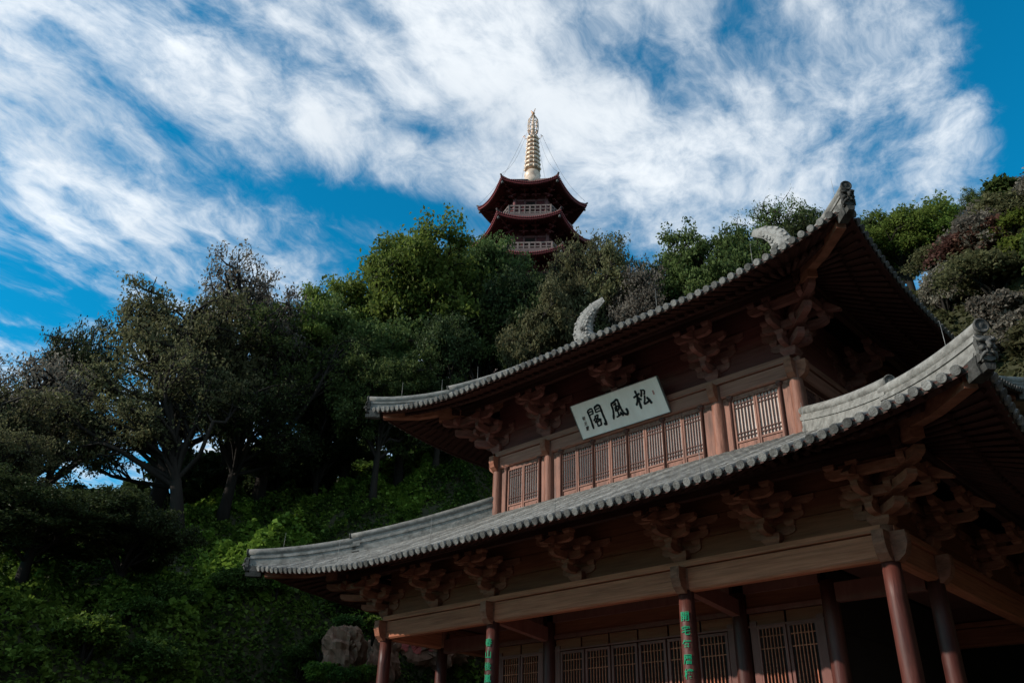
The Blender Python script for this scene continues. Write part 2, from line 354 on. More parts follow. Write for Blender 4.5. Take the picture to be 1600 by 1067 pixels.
boards((-OX, OYB), (OX, OYB), 5.875, 7.15, 1, MT['board']); boards((-HWX, YB), (HWX, YB), 8.2, 12.3, 2, MT['board_red'])
boards((-HWX, YB), (HWX, YB), ZFLOOR, 5.9, 3, MT['board'])
for sx in (-1, 1): boards((sx*HWX, YF), (sx*HWX, YB), ZFLOOR, 5.9, 4, MT['dark'])  # near black boards: the side veranda's shade is put into their colour
# bracket sets
SL, SU = .91, 1.14
for x in (-4.725, -2.7, 0, 2.7, 4.725): bracket_set((x, OYF, 5.871), 0, SL, MT['bracket'])
for c in (-1, 1): bracket_set((c*OX, OYF, 5.871), 0, SL, MT['bracket'], c)
for sx in (-1, 1):
    for y in (YF, YC, YB): bracket_set((sx*OX, y, 5.871), sx*R_(90), SL, MT['bracket'])
for x in (-2.7, 0, 2.7): bracket_set((x, YF, 10.651), 0, SU, MT['bracket_red'])
for c in (-1, 1): bracket_set((c*HWX, YF, 10.651), 0, SU, MT['bracket_red'], c)
for sx in (-1, 1): bracket_set((sx*HWX, YC, 10.651), sx*R_(90), SU, MT['bracket_red'])
# purlins carried by the brackets
def purlin(p, q, z0, s, mat):
    (ax, ay), (bx, by) = p, q; L = math.hypot(bx-ax, by-ay); a = math.atan2(by-ay, bx-ax); m = ((ax+bx)/2, (ay+by)/2, 0)
    b = MB(); b.box((0, 0, z0+1.085*s), (L, .13, .13*s)); b.build('purlin_beam', mat, pav, loc=m, rz=a)
    b = MB(); b.tube([(-L/2, 0, z0+1.15*s+.1), (L/2, 0, z0+1.15*s+.1)], .1, 12); b.build('purlin', mat, pav, loc=m, rz=a)
o_ = .86
purlin((-OX-o_-.3, -o_), (OX+o_+.3, -o_), 5.871, SL, MT['rafter'])
purlin((-HWX-o_-.3, YF-o_), (HWX+o_+.3, YF-o_), 10.651, SU, MT['rafter'])
for sx in (-1, 1):
    purlin((sx*(OX+o_), -o_-.3), (sx*(OX+o_), OYB+o_), 5.868, SL, MT['rafter'])
    purlin((sx*(HWX+o_), YF-o_-.3), (sx*(HWX+o_), YB+o_), 10.648, SU, MT['rafter'])
# ------------------------------------------------------------------ windows and doors
lat_cache = {}
def panel_kit(w, z0, zs, z1, nv, hz, fr, mats, depth=.05):
    """frame, lattice, pane and skirt meshes for a panel w wide; lattice from zs to z1, skirt from z0 to zs"""
    k = (round(w, 3), z0, zs, z1)
    if k not in lat_cache:
        f = MB(); H = z1-z0
        for sx in (-1, 1): f.box((sx*(w/2-fr/2), 0, z0+H/2), (fr, depth, H))
        for z in (z0+fr/2, zs+fr/2, z1-fr/2): f.box((0, .001, z), (w-2*fr+.004, depth-.004, fr))
        l = MB(); a0, a1 = -w/2+fr, w/2-fr; b0, b1 = zs+fr, z1-fr; bw = .017
        for i in range(1, nv): l.box((a0+(a1-a0)*i/nv, 0, (b0+b1)/2), (bw, .03, b1-b0))
        for t in hz: l.box((0, .003, b0+(b1-b0)*t), (a1-a0, .022, bw))
        p = MB(); p.box((0, .03, (b0+b1)/2), (a1-a0+.02, .008, b1-b0+.02))
        s = MB(); s.box((0, .012, (z0+zs)/2), (a1-a0+.01, .02, zs-z0)); s.box((0, 0, (z0+zs)/2+.02), (a1-a0-.1, .02, zs-z0-.16))
        lat_cache[k] = (f.mesh('frame', mats[0]), l.mesh('lattice', mats[1]), p.mesh('pane', mats[2]), s.mesh('skirt_board', mats[0]))
    return lat_cache[k]
def panel(name, x, y, rz, kit):
    o = link(name, kit[0], pav, (x, y, 0), rz)
    link('lattice', kit[1], o); link('pane', kit[2], o); link('skirt_board', kit[3], o)
    return o
HZ_U = (.1, .19, .81, .9)
um = (MT['upper'], MT['lattice'], MT['paper'])
yw = YF-.01
post_m = MB().lathe([(.035, 8.3), (.035, 10.02), (.05, 10.03), (.055, 10.06), (.085, 10.08), (.09, 10.11), (.06, 10.14)], 10).mesh('post', MT['lattice'])
for i in range(8):
    panel('window_panel', -2.25+.5625*(i+.5), yw, 0, panel_kit(.545, 8.3, 8.94, 10.06, 6, HZ_U, .042, um))
for sx in (-1, 1):
    for i in range(2): panel('window_panel', sx*3.69+(i-.5)*.61, yw, 0, panel_kit(.595, 8.3, 8.94, 10.06, 6, HZ_U, .042, um))
for x in (-4.33, -3.05, -2.25, -1.125, 0, 1.125, 2.25, 3.05, 4.33): link('post', post_m, pav, (x, yw-.03, 0))
for x0, x1 in ((2.29, 2.56), (2.84, 3.02), (4.37, 4.58)):
    for sx in (-1, 1):
        b = MB(); b.box((sx*(x0+x1)/2, yw+.02, 9.22), (x1-x0, .05, 1.83)); b.build('jamb_board', MT['upper'], pav)
for x0, x1 in ((-2.54, 2.54), (2.86, 4.56), (-4.56, -2.86)):
    b = MB(); b.box(((x0+x1)/2, yw+.015, 10.1), (x1-x0, .06, .075)); b.build('window_head', MT['upper'], pav)
for sx in (-1, 1):
    for i in range(8):
        panel('window_panel', sx*(HWX-.01), YF+.36+(YB-YF-.72)/8*(i+.5), sx*R_(90), panel_kit(.595, 8.3, 8.94, 10.06, 6, HZ_U, .042, um))
    for y in (YF+.24, YB-.24):
        b = MB(); b.box((sx*(HWX-.03), y, 9.22), (.05, .22, 1.83)); b.build('jamb_board', MT['upper'], pav)
# lower doors
yd = YF+.03
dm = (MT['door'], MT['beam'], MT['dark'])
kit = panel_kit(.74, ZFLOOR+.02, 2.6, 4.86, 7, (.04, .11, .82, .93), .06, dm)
for i in range(6): panel('door_panel', (i-2.5)*.79, yd, 0, kit)
kit2 = panel_kit(.66, ZFLOOR+.02, 2.6, 4.9, 7, (.04, .11, .82, .93), .06, dm)
for sx in (-1, 1):
    for i in range(2): panel('door_panel', sx*3.71+(i-.5)*.69, yd, 0, kit2)
for x0, x1 in ((-2.53, 2.53), (2.87, 4.55), (-4.55, -2.87)):
    L = x1-x0; cx = (x0+x1)/2; n = max(2, round(L/.8))
    b = MB(); b.box((cx, yd, 5.22), (L, .1, .1)); b.build('door_head', MT['door'], pav)
    b = MB(); b.box((cx, yd+.02, 5.42), (L, .06, .3)); b.build('transom_board', MT['board'], pav)
    b = MB(); b.box((cx, yd-.02, 5.72), (L, .16, .3)); b.build('door_beam', MT['door'], pav)
    for i in range(n):
        b = MB(); b.box((cx-L/2+L/n*(i+.5), yd+.015, 5.035), (L/n-.05, .03, .24)); b.build('transom_panel', MT['board'], pav)
    b = MB(); b.box((cx, yd-.005, 4.9), (L, .07, .035)); b.build('door_rail', MT['door'], pav)
for x in (-4.45, -2.98, -2.44, 2.44, 2.98, 4.45):
    b = MB(); b.box((x, yd+.004, 3.0), (.15, .07, 4.0)); b.build('jamb_board', MT['door'], pav)
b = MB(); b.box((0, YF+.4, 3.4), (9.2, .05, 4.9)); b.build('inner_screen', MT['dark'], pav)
# ------------------------------------------------------------------ roofs
class Roof:
    def __init__(s, name, corner_x, corner_yf, z0, a, b, A, c0, p, fl, Dn, Ds, D0, whx):
        s.name = name; s.HX = corner_x; s.yf = corner_yf; s.yb = 2*YC-corner_yf; s.HY = YC-corner_yf
        s.z0, s.a, s.b, s.A, s.c0, s.p, s.fl, s.Dn, s.Ds, s.D0 = z0, a, b, A, c0, p, fl, Dn, Ds, D0
        s.whx = whx
    def H(s, k): return s.HX if k in 'fb' else s.HY
    def lift(s, c): return max(0., 1-c/s.c0)**s.p
    def de(s, k, a): return s.fl*(1-s.lift(s.H(k)-abs(a)))
    def dtop(s, k, a): return min(s.Dn if k in 'fb' else s.Ds, s.H(k)-abs(a)) if not (k in 'fb' and s.Dn > s.Ds and s.H(k)-abs(a) >= s.Ds) else s.Dn
    def z(s, k, a, d): return s.z0+s.a*d+s.b*d*d+s.A*s.lift(s.H(k)-abs(a))*max(0., 1-d/s.D0)
    def W(s, k, a, d, dz=0.):
        z = s.z(k, a, d)+dz
        if k == 'f': return Vector((a, s.yf+d, z))
        if k == 'b': return Vector((-a, s.yb-d, z))
        if k == 'r': return Vector((s.HX-d, YC+a, z))
        return Vector((-s.HX+d, YC-a, z))
LOW = Roof('lower_roof', 9.46, -2.72, 6.40, .485, .003, .72, 5.6, 1.9, .24, 4.72, 4.72, 4.74, HWX)
UPP = Roof('upper_roof', 7.48, -.74, 11.40, .40, .045, .58, 4.2, 2.0, .16, 5.64, 3.5, 4.4, HWX)
SP = .21
disc_m = MB().lathe([(.072, .05), (.077, .02), (.079, 0), (.066, -.004), (.062, .006), (.05, .007), (.046, .0), (.028, -.002), (.02, -.008), (.002, -.01)], 14).mesh('tile_end', MT['tile_face'])
db = MB()
pts = [(-.1, .03), (-.08, -.03), (-.045, -.065), (0, -.085), (.045, -.065), (.08, -.03), (.1, .03), (.07, .01), (.035, -.005), (0, -.01), (-.035, -.005), (-.07, .01)]
db.prism([(x, z-.02) for x, z in pts], 1, -.012, .012); drip_m = db.mesh('drip_tile', MT['tile_dark'])
def frame(pos, out, up=(0, 0, 1)):
    """local +z faces out"""
    zz = Vector(out).normalized(); xx = Vector(up).cross(zz).normalized(); yy = zz.cross(xx)
    return Matrix(((xx.x, yy.x, zz.x, pos.x), (xx.y, yy.y, zz.y, pos.y), (xx.z, yy.z, zz.z, pos.z), (0, 0, 0, 1)))
def row_into(b, rf, k, a, jit):
    d0, d1 = rf.de(k, a)-.03, rf.dtop(k, a)-.02
    if d1-d0 < .12: return None
    n = max(1, int((d1-d0)/.34)); rr = .066; seg = 6
    side = (rf.W(k, a+.01, d0)-rf.W(k, a-.01, d0)); side.z = 0; side.normalize()
    for i in range(n):
        p0 = rf.W(k, a, d0+(d1-d0)*i/n, .005); p1 = rf.W(k, a, d0+(d1-d0)*(i+1)/n, .005)
        t = (p1-p0).normalized(); up = side.cross(t)
        if up.z < 0: up = -up
        j = jit*random.uniform(-1, 1)
        P = []
        for (p, r) in ((p0, rr*1.05), (p1+t*.01, rr*.93)):
            for q in range(seg+1):
                an = math.pi*q/seg; P.append(p+side*(math.cos(an)*r+j)+up*(math.sin(an)*r))
        F = [(q, q+1, seg+2+q, seg+1+q) for q in range(seg)]
        b.add(P, F, True); b.add(P[:seg+1], [tuple(range(seg+1))])
    t0 = (rf.W(k, a, d0)-rf.W(k, a, d0+.2)).normalized()
    return rf.W(k, a, d0, .0)+t0*.004, t0
def make_roof(rf, singles, fan_h):
    NA, ND = 84, 12
    top, bot = MB(), MB()
    for k in 'frlb':
        H = rf.H(k)
        for (mb, dz) in ((top, 0.), (bot, -.07)):
            n0 = len(mb.v)
            for i in range(NA+1):
                a = -H+2*H*i/NA; a = max(-H+.01, min(H-.01, a))
                d0, d1 = rf.de(k, a), rf.dtop(k, a)
                if dz < 0: d1 = min(d1, 4.3)
                for j in range(ND+1): mb.v.append(tuple(rf.W(k, a, d0+(d1-d0)*j/ND, dz)))
            for i in range(NA):
                for j in range(ND):
                    q = n0+i*(ND+1)+j; f = (q, q+ND+1, q+ND+2, q+1)
                    mb.f.append(f if dz == 0 else f[::-1]); mb.sm.append(True)
    part = top.build(rf.name, MT['tile'], pav)
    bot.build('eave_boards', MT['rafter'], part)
    # strip that closes the eave under the tiles
    for k in 'frlb':
        H = rf.H(k); b = MB(); n = 60
        for i in range(n+1):
            a = -H+2*H*i/n; a = max(-H+.005, min(H-.005, a)); d = rf.de(k, a)
            for (dd, dz) in ((.0, .01), (.0, -.1), (.05, -.1), (.05, .01)): b.v.append(tuple(rf.W(k, a, d+dd+.005, dz)))
        for i in range(n):
            for j in range(4): b.f.append((i*4+j, i*4+(j+1) % 4, i*4+4+(j+1) % 4, i*4+4+j)); b.sm.append(False)
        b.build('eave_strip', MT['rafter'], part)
    # tiles
    for k in 'frlb':
        H = rf.H(k); n = int((2*H-.1)/SP); rest = MB()
        for i in range(n+1):
            a = -(n*SP)/2+i*SP
            if k in singles:
                b = MB(); r = row_into(b, rf, k, a, .004)
                if r is None: continue
                row = b.build('tile_row', MT['tile'], part)
                e = link('tile_end', disc_m, part, M=frame(r[0]+Vector((random.uniform(-.006, .006), 0, random.uniform(-.008, .008))), r[1]+Vector((random.uniform(-.06, .06), random.uniform(-.06, .06), random.uniform(-.12, .02)))))
                a2 = a+SP/2
                if H-abs(a2) > .12:
                    d = rf.de(k, a2)-.02; t = (rf.W(k, a2, d)-rf.W(k, a2, d+.2)).normalized(); t.z -= random.uniform(.1, .25)
                    m = frame(rf.W(k, a2, d, .0), t)
                    link('drip_tile', drip_m, part, M=m @ Matrix.Rotation(R_(-90), 4, 'X'))
            else:
                r = row_into(rest, rf, k, a, .004)
                if r is not None: rest.lathe([(.076, .03), (.079, 0), (.03, -.005), (.002, -.008)], 10, frame(r[0], r[1]))
        if k not in singles: rest.build('roof_tiles', MT['tile_dark'], part)['kind'] = 'stuff'
    # rafters
    for k in 'frl':
        H = rf.H(k); hw = (rf.whx if k == 'f' else YC-YF)+fan_h; n = int(2*(H-.25)/.27); rest = None
        if rf is LOW and k == 'l': rest = MB()
        for i in range(n+1):
            a = -(n*.27)/2+i*.27; d0 = rf.de(k, a)
            ai = a if abs(a) <= hw else math.copysign(hw+(abs(a)-hw)*.35, a)
            dm = max(.3, min(2.75, H-abs(ai)-.1))
            def pt(t, dz):
                d = d0+.1+(dm-d0-.1)*t; aa = a+(ai-a)*t
                if H-abs(aa) < d-.02: d = H-abs(aa)+.02
                return rf.W(k, aa, d, dz)
            b = rest or MB(); b.tube([pt(.3, -.21), pt(.65, -.17), pt(1., -.13)], .052, 8)
            if not rest: b.build('rafter', MT['rafter'], part)
            b = rest or MB(); p, q = pt(.02, -.115), pt(.55, -.11); b.tube([p, q], [.05, .055], 4, smooth=False)
            if not rest: b.build('flying_rafter', MT['rafter'], part)
        if rest: rest.build('rafters', MT['rafter'], part)['kind'] = 'stuff'
    # hips
    for (sx, k2) in ((1, 'f'), (-1, 'f'), (1, 'b'), (-1, 'b')):
        hip(rf, part, sx, k2)
    return part
def hip_pt(rf, sx, k, c, dz=0.):
    """point on the hip, c metres (in plan, along either eave) in from the corner"""
    a = (rf.H(k)-c)*sx*(1 if k == 'f' else -1)
    return rf.W(k, a, c, dz)
def sweep(b, pts, w, h0, h1, cap_r=None):
    """a ridge of rectangular section along pts with slightly stepped bands"""
    pts = [Vector(p) for p in pts]; n = len(pts)
    bands = [(w*.5, h0), (w*.5, h0+(h1-h0)*.3), (w*.42, h0+(h1-h0)*.3), (w*.42, h0+(h1-h0)*.62), (w*.55, h0+(h1-h0)*.62), (w*.55, h0+(h1-h0)*.78), (w*.4, h0+(h1-h0)*.78), (w*.4, h1)]
    sec = [(x, z) for x, z in bands]+[(-x, z) for x, z in bands[::-1]]
    m = len(sec); P = []
    for i, p in enumerate(pts):
        t = pts[min(i+1, n-1)]-pts[max(i-1, 0)]; t.z = 0; t.normalize(); s_ = Vector((t.y, -t.x, 0))
        P += [p+s_*x+Vector((0, 0, z)) for x, z in sec]
    F = [(i*m+j, i*m+(j+1) % m, (i+1)*m+(j+1) % m, (i+1)*m+j) for i in range(n-1) for j in range(m)]
    F += [tuple(range(m))[::-1], tuple((n-1)*m+j for j in range(m))]
    b.add(P, F)
def hip(rf, part, sx, k):
    vis = k == 'f'
    cmax = rf.Ds if rf is UPP else rf.Dn
    c_step = 1.8 if rf is UPP else 2.03; tip = -.05 if rf is UPP else -.09
    out = Vector((sx, -1 if k == 'f' else 1, 0)).normalized()
    def P(c0, c1, n, dz): return [hip_pt(rf, sx, k, c0+(c1-c0)*i/n, dz) for i in range(n+1)]
    # lower and upper length of the hip ridge
    for (c0, c1, h) in ((tip, c_step, .3 if rf is UPP else .38), (c_step-.14, cmax+.05, .42 if rf is UPP else .5)):
        b = MB(); sweep(b, P(c0, c1, 10, 0), .17, -.05, h)
        o = b.build('hip_ridge', MT['ridge'], part)
        b = MB(); b.tube(P(c0-.05, c1, 10, h+.02), .105, 12); b.build('ridge_cap', MT['ridge'], part)
        p0 = hip_pt(rf, sx, k, c0-.05, h+.03); tn = (hip_pt(rf, sx, k, c0-.05, 0)-hip_pt(rf, sx, k, c0+.25, 0)).normalized()
        b = MB(); b.lathe([(.108, .02), (.114, -.0), (.107, -.02), (.09, -.024), (.084, -.012), (.045, -.012), (.03, -.022), (.002, -.026)], 16, frame(p0+tn*.03, tn) @ Matrix.Scale(-1, 4, (0, 0, 1))); b.build('ridge_end_tile', MT['tile_dark'], part)
        if c0 < .5:
            # guardian mask below the end tile
            m = frame(hip_pt(rf, sx, k, c0, .08)+out*.05, out)
            b = MB(); b.prism([(-.1, .17), (-.13, .08), (-.115, -.04), (-.13, -.1), (-.07, -.2), (.0, -.22), (.07, -.2), (.13, -.1), (.115, -.04), (.13, .08), (.1, .17)], 2, -.04, .045, m)
            for q in (-1, 1):          # curled brows, cheeks, mane and bared fangs
                b.tube([m @ Vector((q*x_, y_, z_)) for x_, y_, z_ in ((.015, .05, .06), (.05, .09, .085), (.1, .085, .07), (.125, .13, .05), (.1, .17, .03))], [.02, .03, .028, .022, .012], 6)
                b.lathe([(.04, -.02), (.045, .03), (.02, .055), (.002, .06)], 7, m @ Matrix.Translation((q*.08, -.03, .04)))
                b.tube([m @ Vector((q*x_, y_, z_)) for x_, y_, z_ in ((.02, -.1, .09), (.065, -.11, .08), (.1, -.15, .05), (.12, -.21, .02))], [.024, .026, .022, .01], 6)
                b.lathe([(.013, .0), (.012, -.03), (.002, -.06)], 5, m @ Matrix.Translation((q*.04, -.12, .1)) @ Matrix.Rotation(R_(90), 4, 'X'))
            b.tube([m @ Vector(p_) for p_ in ((0, .08, .06), (0, .03, .11), (0, -.03, .13), (0, -.06, .1))], [.025, .033, .045, .03], 7)
            b.build('ridge_mask', MT['tile_dark'], part)
    # corner beam under the tiles, with a carved head
    b = MB(); pts = [hip_pt(rf, sx, k, 4.2, -.42), hip_pt(rf, sx, k, 2.2, -.36), hip_pt(rf, sx, k, 1.0, -.27), hip_pt(rf, sx, k, .25, -.2)]
    s_ = Vector((out.y, -out.x, 0)); V = []
    for p, h in zip(pts, (.34, .32, .26, .22)):
        V += [p+s_*.1+Vector((0, 0, h/2)), p-s_*.1+Vector((0, 0, h/2)), p-s_*.1-Vector((0, 0, h/2)), p+s_*.1-Vector((0, 0, h/2))]
    F = [(i*4+j, i*4+(j+1) % 4, i*4+4+(j+1) % 4, i*4+4+j) for i in range(3) for j in range(4)]+[(0, 1, 2, 3), (15, 14, 13, 12)]
    b.add(V, F); b.build('corner_beam', MT['bracket'], part)
    if vis:
        # second, lower corner beam that carries it
        b = MB(); pts = [hip_pt(rf, sx, k, 3.8, -.75), hip_pt(rf, sx, k, 2.4, -.62), hip_pt(rf, sx, k, 1.45, -.5)]
        V = []
        for p, h in zip(pts, (.26, .26, .2)):
            V += [p+s_*.11+Vector((0, 0, h/2)), p-s_*.11+Vector((0, 0, h/2)), p-s_*.11-Vector((0, 0, h/2)), p+s_*.11-Vector((0, 0, h/2))]
        F = [(i*4+j, i*4+(j+1) % 4, i*4+4+(j+1) % 4, i*4+4+j) for i in range(2) for j in range(4)]+[(0, 1, 2, 3), (11, 10, 9, 8)]
        b.add(V, F); b.build('lower_corner_beam', MT['bracket'], part)
    p = hip_pt(rf, sx, k, .1, -.12)
    b = MB(); m = frame(p+out*.1, out)
    b.prism([(-.1, .12), (-.12, -.02), (-.09, -.16), (.09, -.16), (.12, -.02), (.1, .12)], 2, -.2, .12, m)
    b.prism([(-.085, .15), (-.1, .0), (.1, .0), (.085, .15)], 2, .12, .2, m); b.prism([(-.08, -.05), (-.06, -.15), (.06, -.15), (.08, -.05)], 2, .12, .24, m)
    for ex in (-.06, .06): b.lathe([(.028, .0), (.03, .05), (.002, .08)], 8, m @ Matrix.Translation((ex, .13, .05)) @ Matrix.Rotation(R_(-60), 4, 'X'))
    b.build('corner_beam_head', MT['tile_dark'], part)
low = make_roof(LOW, 'fr', 0.); upp = make_roof(UPP, 'f', 0.)
# gables, main ridge and its two fish-tailed ornaments
for sx in (-1, 1):
    x = sx*(UPP.HX-UPP.Ds-.02); zb = UPP.z('r', 0, UPP.Ds)
    poly = []
    for i in range(13):
        y = YC-2.1+4.2*i/12; poly.append((y, UPP.z('f', 0, min(y-UPP.yf, UPP.yb-y))-.03))
    b = MB(); b.prism(poly, 0, x-.06, x+.06); b.build('gable_board', MT['board_red'], pav)
b = MB(); sweep(b, [(-3.85, YC, 14.9), (0, YC, 14.9), (3.85, YC, 14.9)], .3, 0, .36); o = b.build('main_ridge', MT['ridge'], pav)
b = MB(); b.tube([(-3.85, YC, 15.26), (3.85, YC, 15.26)], .08, 10); b.build('ridge_cap', MT['ridge'], o)
def ridge_ornament(sx):
    """a fish-tailed ridge beast: deep body on the ridge end, back arching up, tail flicking in over the ridge"""
    sp = [(0.02, 0.0), (-.04, .3), (-.02, .62), (.08, .92), (.26, 1.16), (.5, 1.33), (.78, 1.42)]      # outer back
    inn = [(.62, 0.0), (.5, .18), (.44, .4), (.44, .62), (.5, .82), (.6, 1.0), (.84, 1.22)]           # belly
    n = len(sp); w = [.17, .18, .18, .16, .13, .09, .03]; b = MB(); V = []
    for i in range(n):
        mx = ((sp[i][0]+inn[i][0])/2, (sp[i][1]+inn[i][1])/2)
        for (px, pz, ww) in ((sp[i][0], sp[i][1], .7), ((sp[i][0]*.75+inn[i][0]*.25), (sp[i][1]*.75+inn[i][1]*.25), 1.), (mx[0], mx[1], 1.1), ((sp[i][0]*.2+inn[i][0]*.8), (sp[i][1]*.2+inn[i][1]*.8), .8), (inn[i][0], inn[i][1], .3)):
            V.append((px, w[i]*ww, pz))
        for (px, pz, ww) in ((inn[i][0], inn[i][1], .3), ((sp[i][0]*.2+inn[i][0]*.8), (sp[i][1]*.2+inn[i][1]*.8), .8), (mx[0], mx[1], 1.1), ((sp[i][0]*.75+inn[i][0]*.25), (sp[i][1]*.75+inn[i][1]*.25), 1.), (sp[i][0], sp[i][1], .7)):
            V.append((px, -w[i]*ww, pz))
    F = [(i*10+j, i*10+(j+1) % 10, i*10+10+(j+1) % 10, i*10+10+j) for i in range(n-1) for j in range(10)]+[tuple(range(10))[::-1], tuple((n-1)*10+j for j in range(10))]
    b.add(V, F)
    X = lambda p: (p[0]*-sx*1.4, p[1]*1.25, p[2]*1.06)
    def fl(b): b.v = [X(p) for p in b.v]; 
    fl(b)
    if sx > 0: b.f = [f[::-1] for f in b.f]
    o = b.build('ridge_ornament', MT['ridge_orn'], pav, loc=(sx*3.98, YC, 15.2))
    # ribs of the fin along the back
    b = MB()
    for i in range(15):
        t = i/14*(n-1.001); q = int(t); f = t-q
        px, pz = sp[q][0]*(1-f)+sp[q+1][0]*f, sp[q][1]*(1-f)+sp[q+1][1]*f
        dx, dz = sp[q+1][0]-sp[q][0], sp[q+1][1]-sp[q][1]; L = math.hypot(dx, dz); nx, nz = -dz/L, dx/L
        a = [(px-nx*.2-dx/L*.025, pz-nz*.2-dz/L*.025), (px+nx*.006-dx/L*.02, pz+nz*.006-dz/L*.02), (px+nx*.006+dx/L*.02, pz+nz*.006+dz/L*.02), (px-nx*.2+dx/L*.025, pz-nz*.2+dz/L*.025)]
        b.prism(a, 1, -.035*(1-t/(n+2)), .035*(1-t/(n+2)))
    fl(b); b.build('fin', MT['ridge_orn'], o)
    b = MB(); b.lathe([(.1, -.19), (.1, .19)], 12, Matrix.Translation((.27, 0, .42)) @ Matrix.Rotation(R_(90), 4, 'X')); b.lathe([(.04, -.22), (.04, .22)], 10, Matrix.Translation((.27, 0, .42)) @ Matrix.Rotation(R_(90), 4, 'X'))
    fl(b); b.build('boss', MT['tile_dark'], o)
    b = MB()
    for i in range(9):
        for j in range(5):
            f = (j+.5+(i % 2)*.4)/5.6; t = i/9*(n-1.5); q = int(t); g = t-q
            ax_, az_ = sp[q][0]*(1-g)+sp[q+1][0]*g, sp[q][1]*(1-g)+sp[q+1][1]*g; bx_, bz_ = inn[q][0]*(1-g)+inn[q+1][0]*g, inn[q][1]*(1-g)+inn[q+1][1]*g
            ww = (w[q]*(1-g)+w[q+1]*g)*1.02
            for sd_ in (-1, 1): b.lathe([(.045, -.02), (.04, -.004), (.02, .0), (.002, -.004)], 7, Matrix.Translation((ax_+(bx_-ax_)*f, sd_*ww, az_+(bz_-az_)*f)) @ Matrix.Rotation(R_(90*-sd_), 4, 'X'))
    fl(b); b.build('scales', MT['ridge_orn'], o)['kind'] = 'stuff'
MT['ridge_orn'] = material('pale_carved_ridge_clay', (.15, .142, .13), (.33, .315, .295), .85, 14, bump=1., bscale=12, dirt=.8, dirtcol=(.05, .047, .042))
ridge_ornament(-1); ridge_ornament(1)
# thin lightning rods along the eaves and hips
rod_m = MB().tube([(0, 0, 0), (.004, 0, .3), (.0, .003, .62)], [.0055, .0045, .0025], 5).mesh('lightning_rod', MT['metal'])
for rf, k, a, d, dz in ((LOW, 'f', -9.0, .55, .3), (LOW, 'f', -6.2, .5, .05), (LOW, 'f', -2.6, .5, .05), (LOW, 'f', 1.2, .5, .05), (LOW, 'f', 4.6, .5, .05), (LOW, 'f', 6.6, .5, .05), (LOW, 'f', 8.95, .52, .34),
                        (UPP, 'f', -6.9, .6, .3), (UPP, 'f', -4.9, .5, .05), (UPP, 'f', -3.4, .5, .05), (UPP, 'f', .4, .4, .05), (UPP, 'f', 2.7, .4, .05), (UPP, 'f', 5.2, .4, .05), (UPP, 'f', 7.2, .3, .36)):
    link('lightning_rod', rod_m, pav, rf.W(k, a, d, dz))
# ------------------------------------------------------------------ name plaque
def brush(b, pts, w, z0, z1, taper=(.9, .75, 1.05)):
    """one brush stroke: a smooth ribbon through pts (x, y), w wide, from z0 to z1"""
    P = [np.array(p, float) for p in pts]; Q = []
    if len(P) == 2: P = [P[0], P[0]*.5+P[1]*.5+np.array([.008, .01]), P[1]]
    E = [2*P[0]-P[1]]+P+[2*P[-1]-P[-2]]
    for i in range(1, len(E)-2):
        for t in np.linspace(0, 1, 6, endpoint=False):
            a, b_, c, d = E[i-1], E[i], E[i+1], E[i+2]
            Q.append(.5*((2*b_)+(-a+c)*t+(2*a-5*b_+4*c-d)*t*t+(-a+3*b_-3*c+d)*t**3))
    Q.append(P[-1]); n = len(Q); L, R = [], []
    for i in range(n):
        t = Q[min(i+1, n-1)]-Q[max(i-1, 0)]; t = t/(np.linalg.norm(t)+1e-9); nn = np.array([-t[1], t[0]])
        f = i/(n-1); ww = w*(taper[0]*(1-f)**2+taper[1]*2*f*(1-f)+taper[2]*f*f)*(.55 if i in (0, n-1) else 1)*(1+.12*math.sin(i*2.1))
        L.append(Q[i]+nn*ww/2); R.append(Q[i]-nn*ww/2)
    V = [(p[0], p[1], z) for z in (z0, z1) for p in L+R]
    F = []
    for i in range(n-1):
        F += [(2*n+i, 3*n+i, 3*n+i+1, 2*n+i+1), (i, i+1, 2*n+i+1, 2*n+i), (n+i, 3*n+i, 3*n+i+1, n+i+1)]
    b.add(V, F)
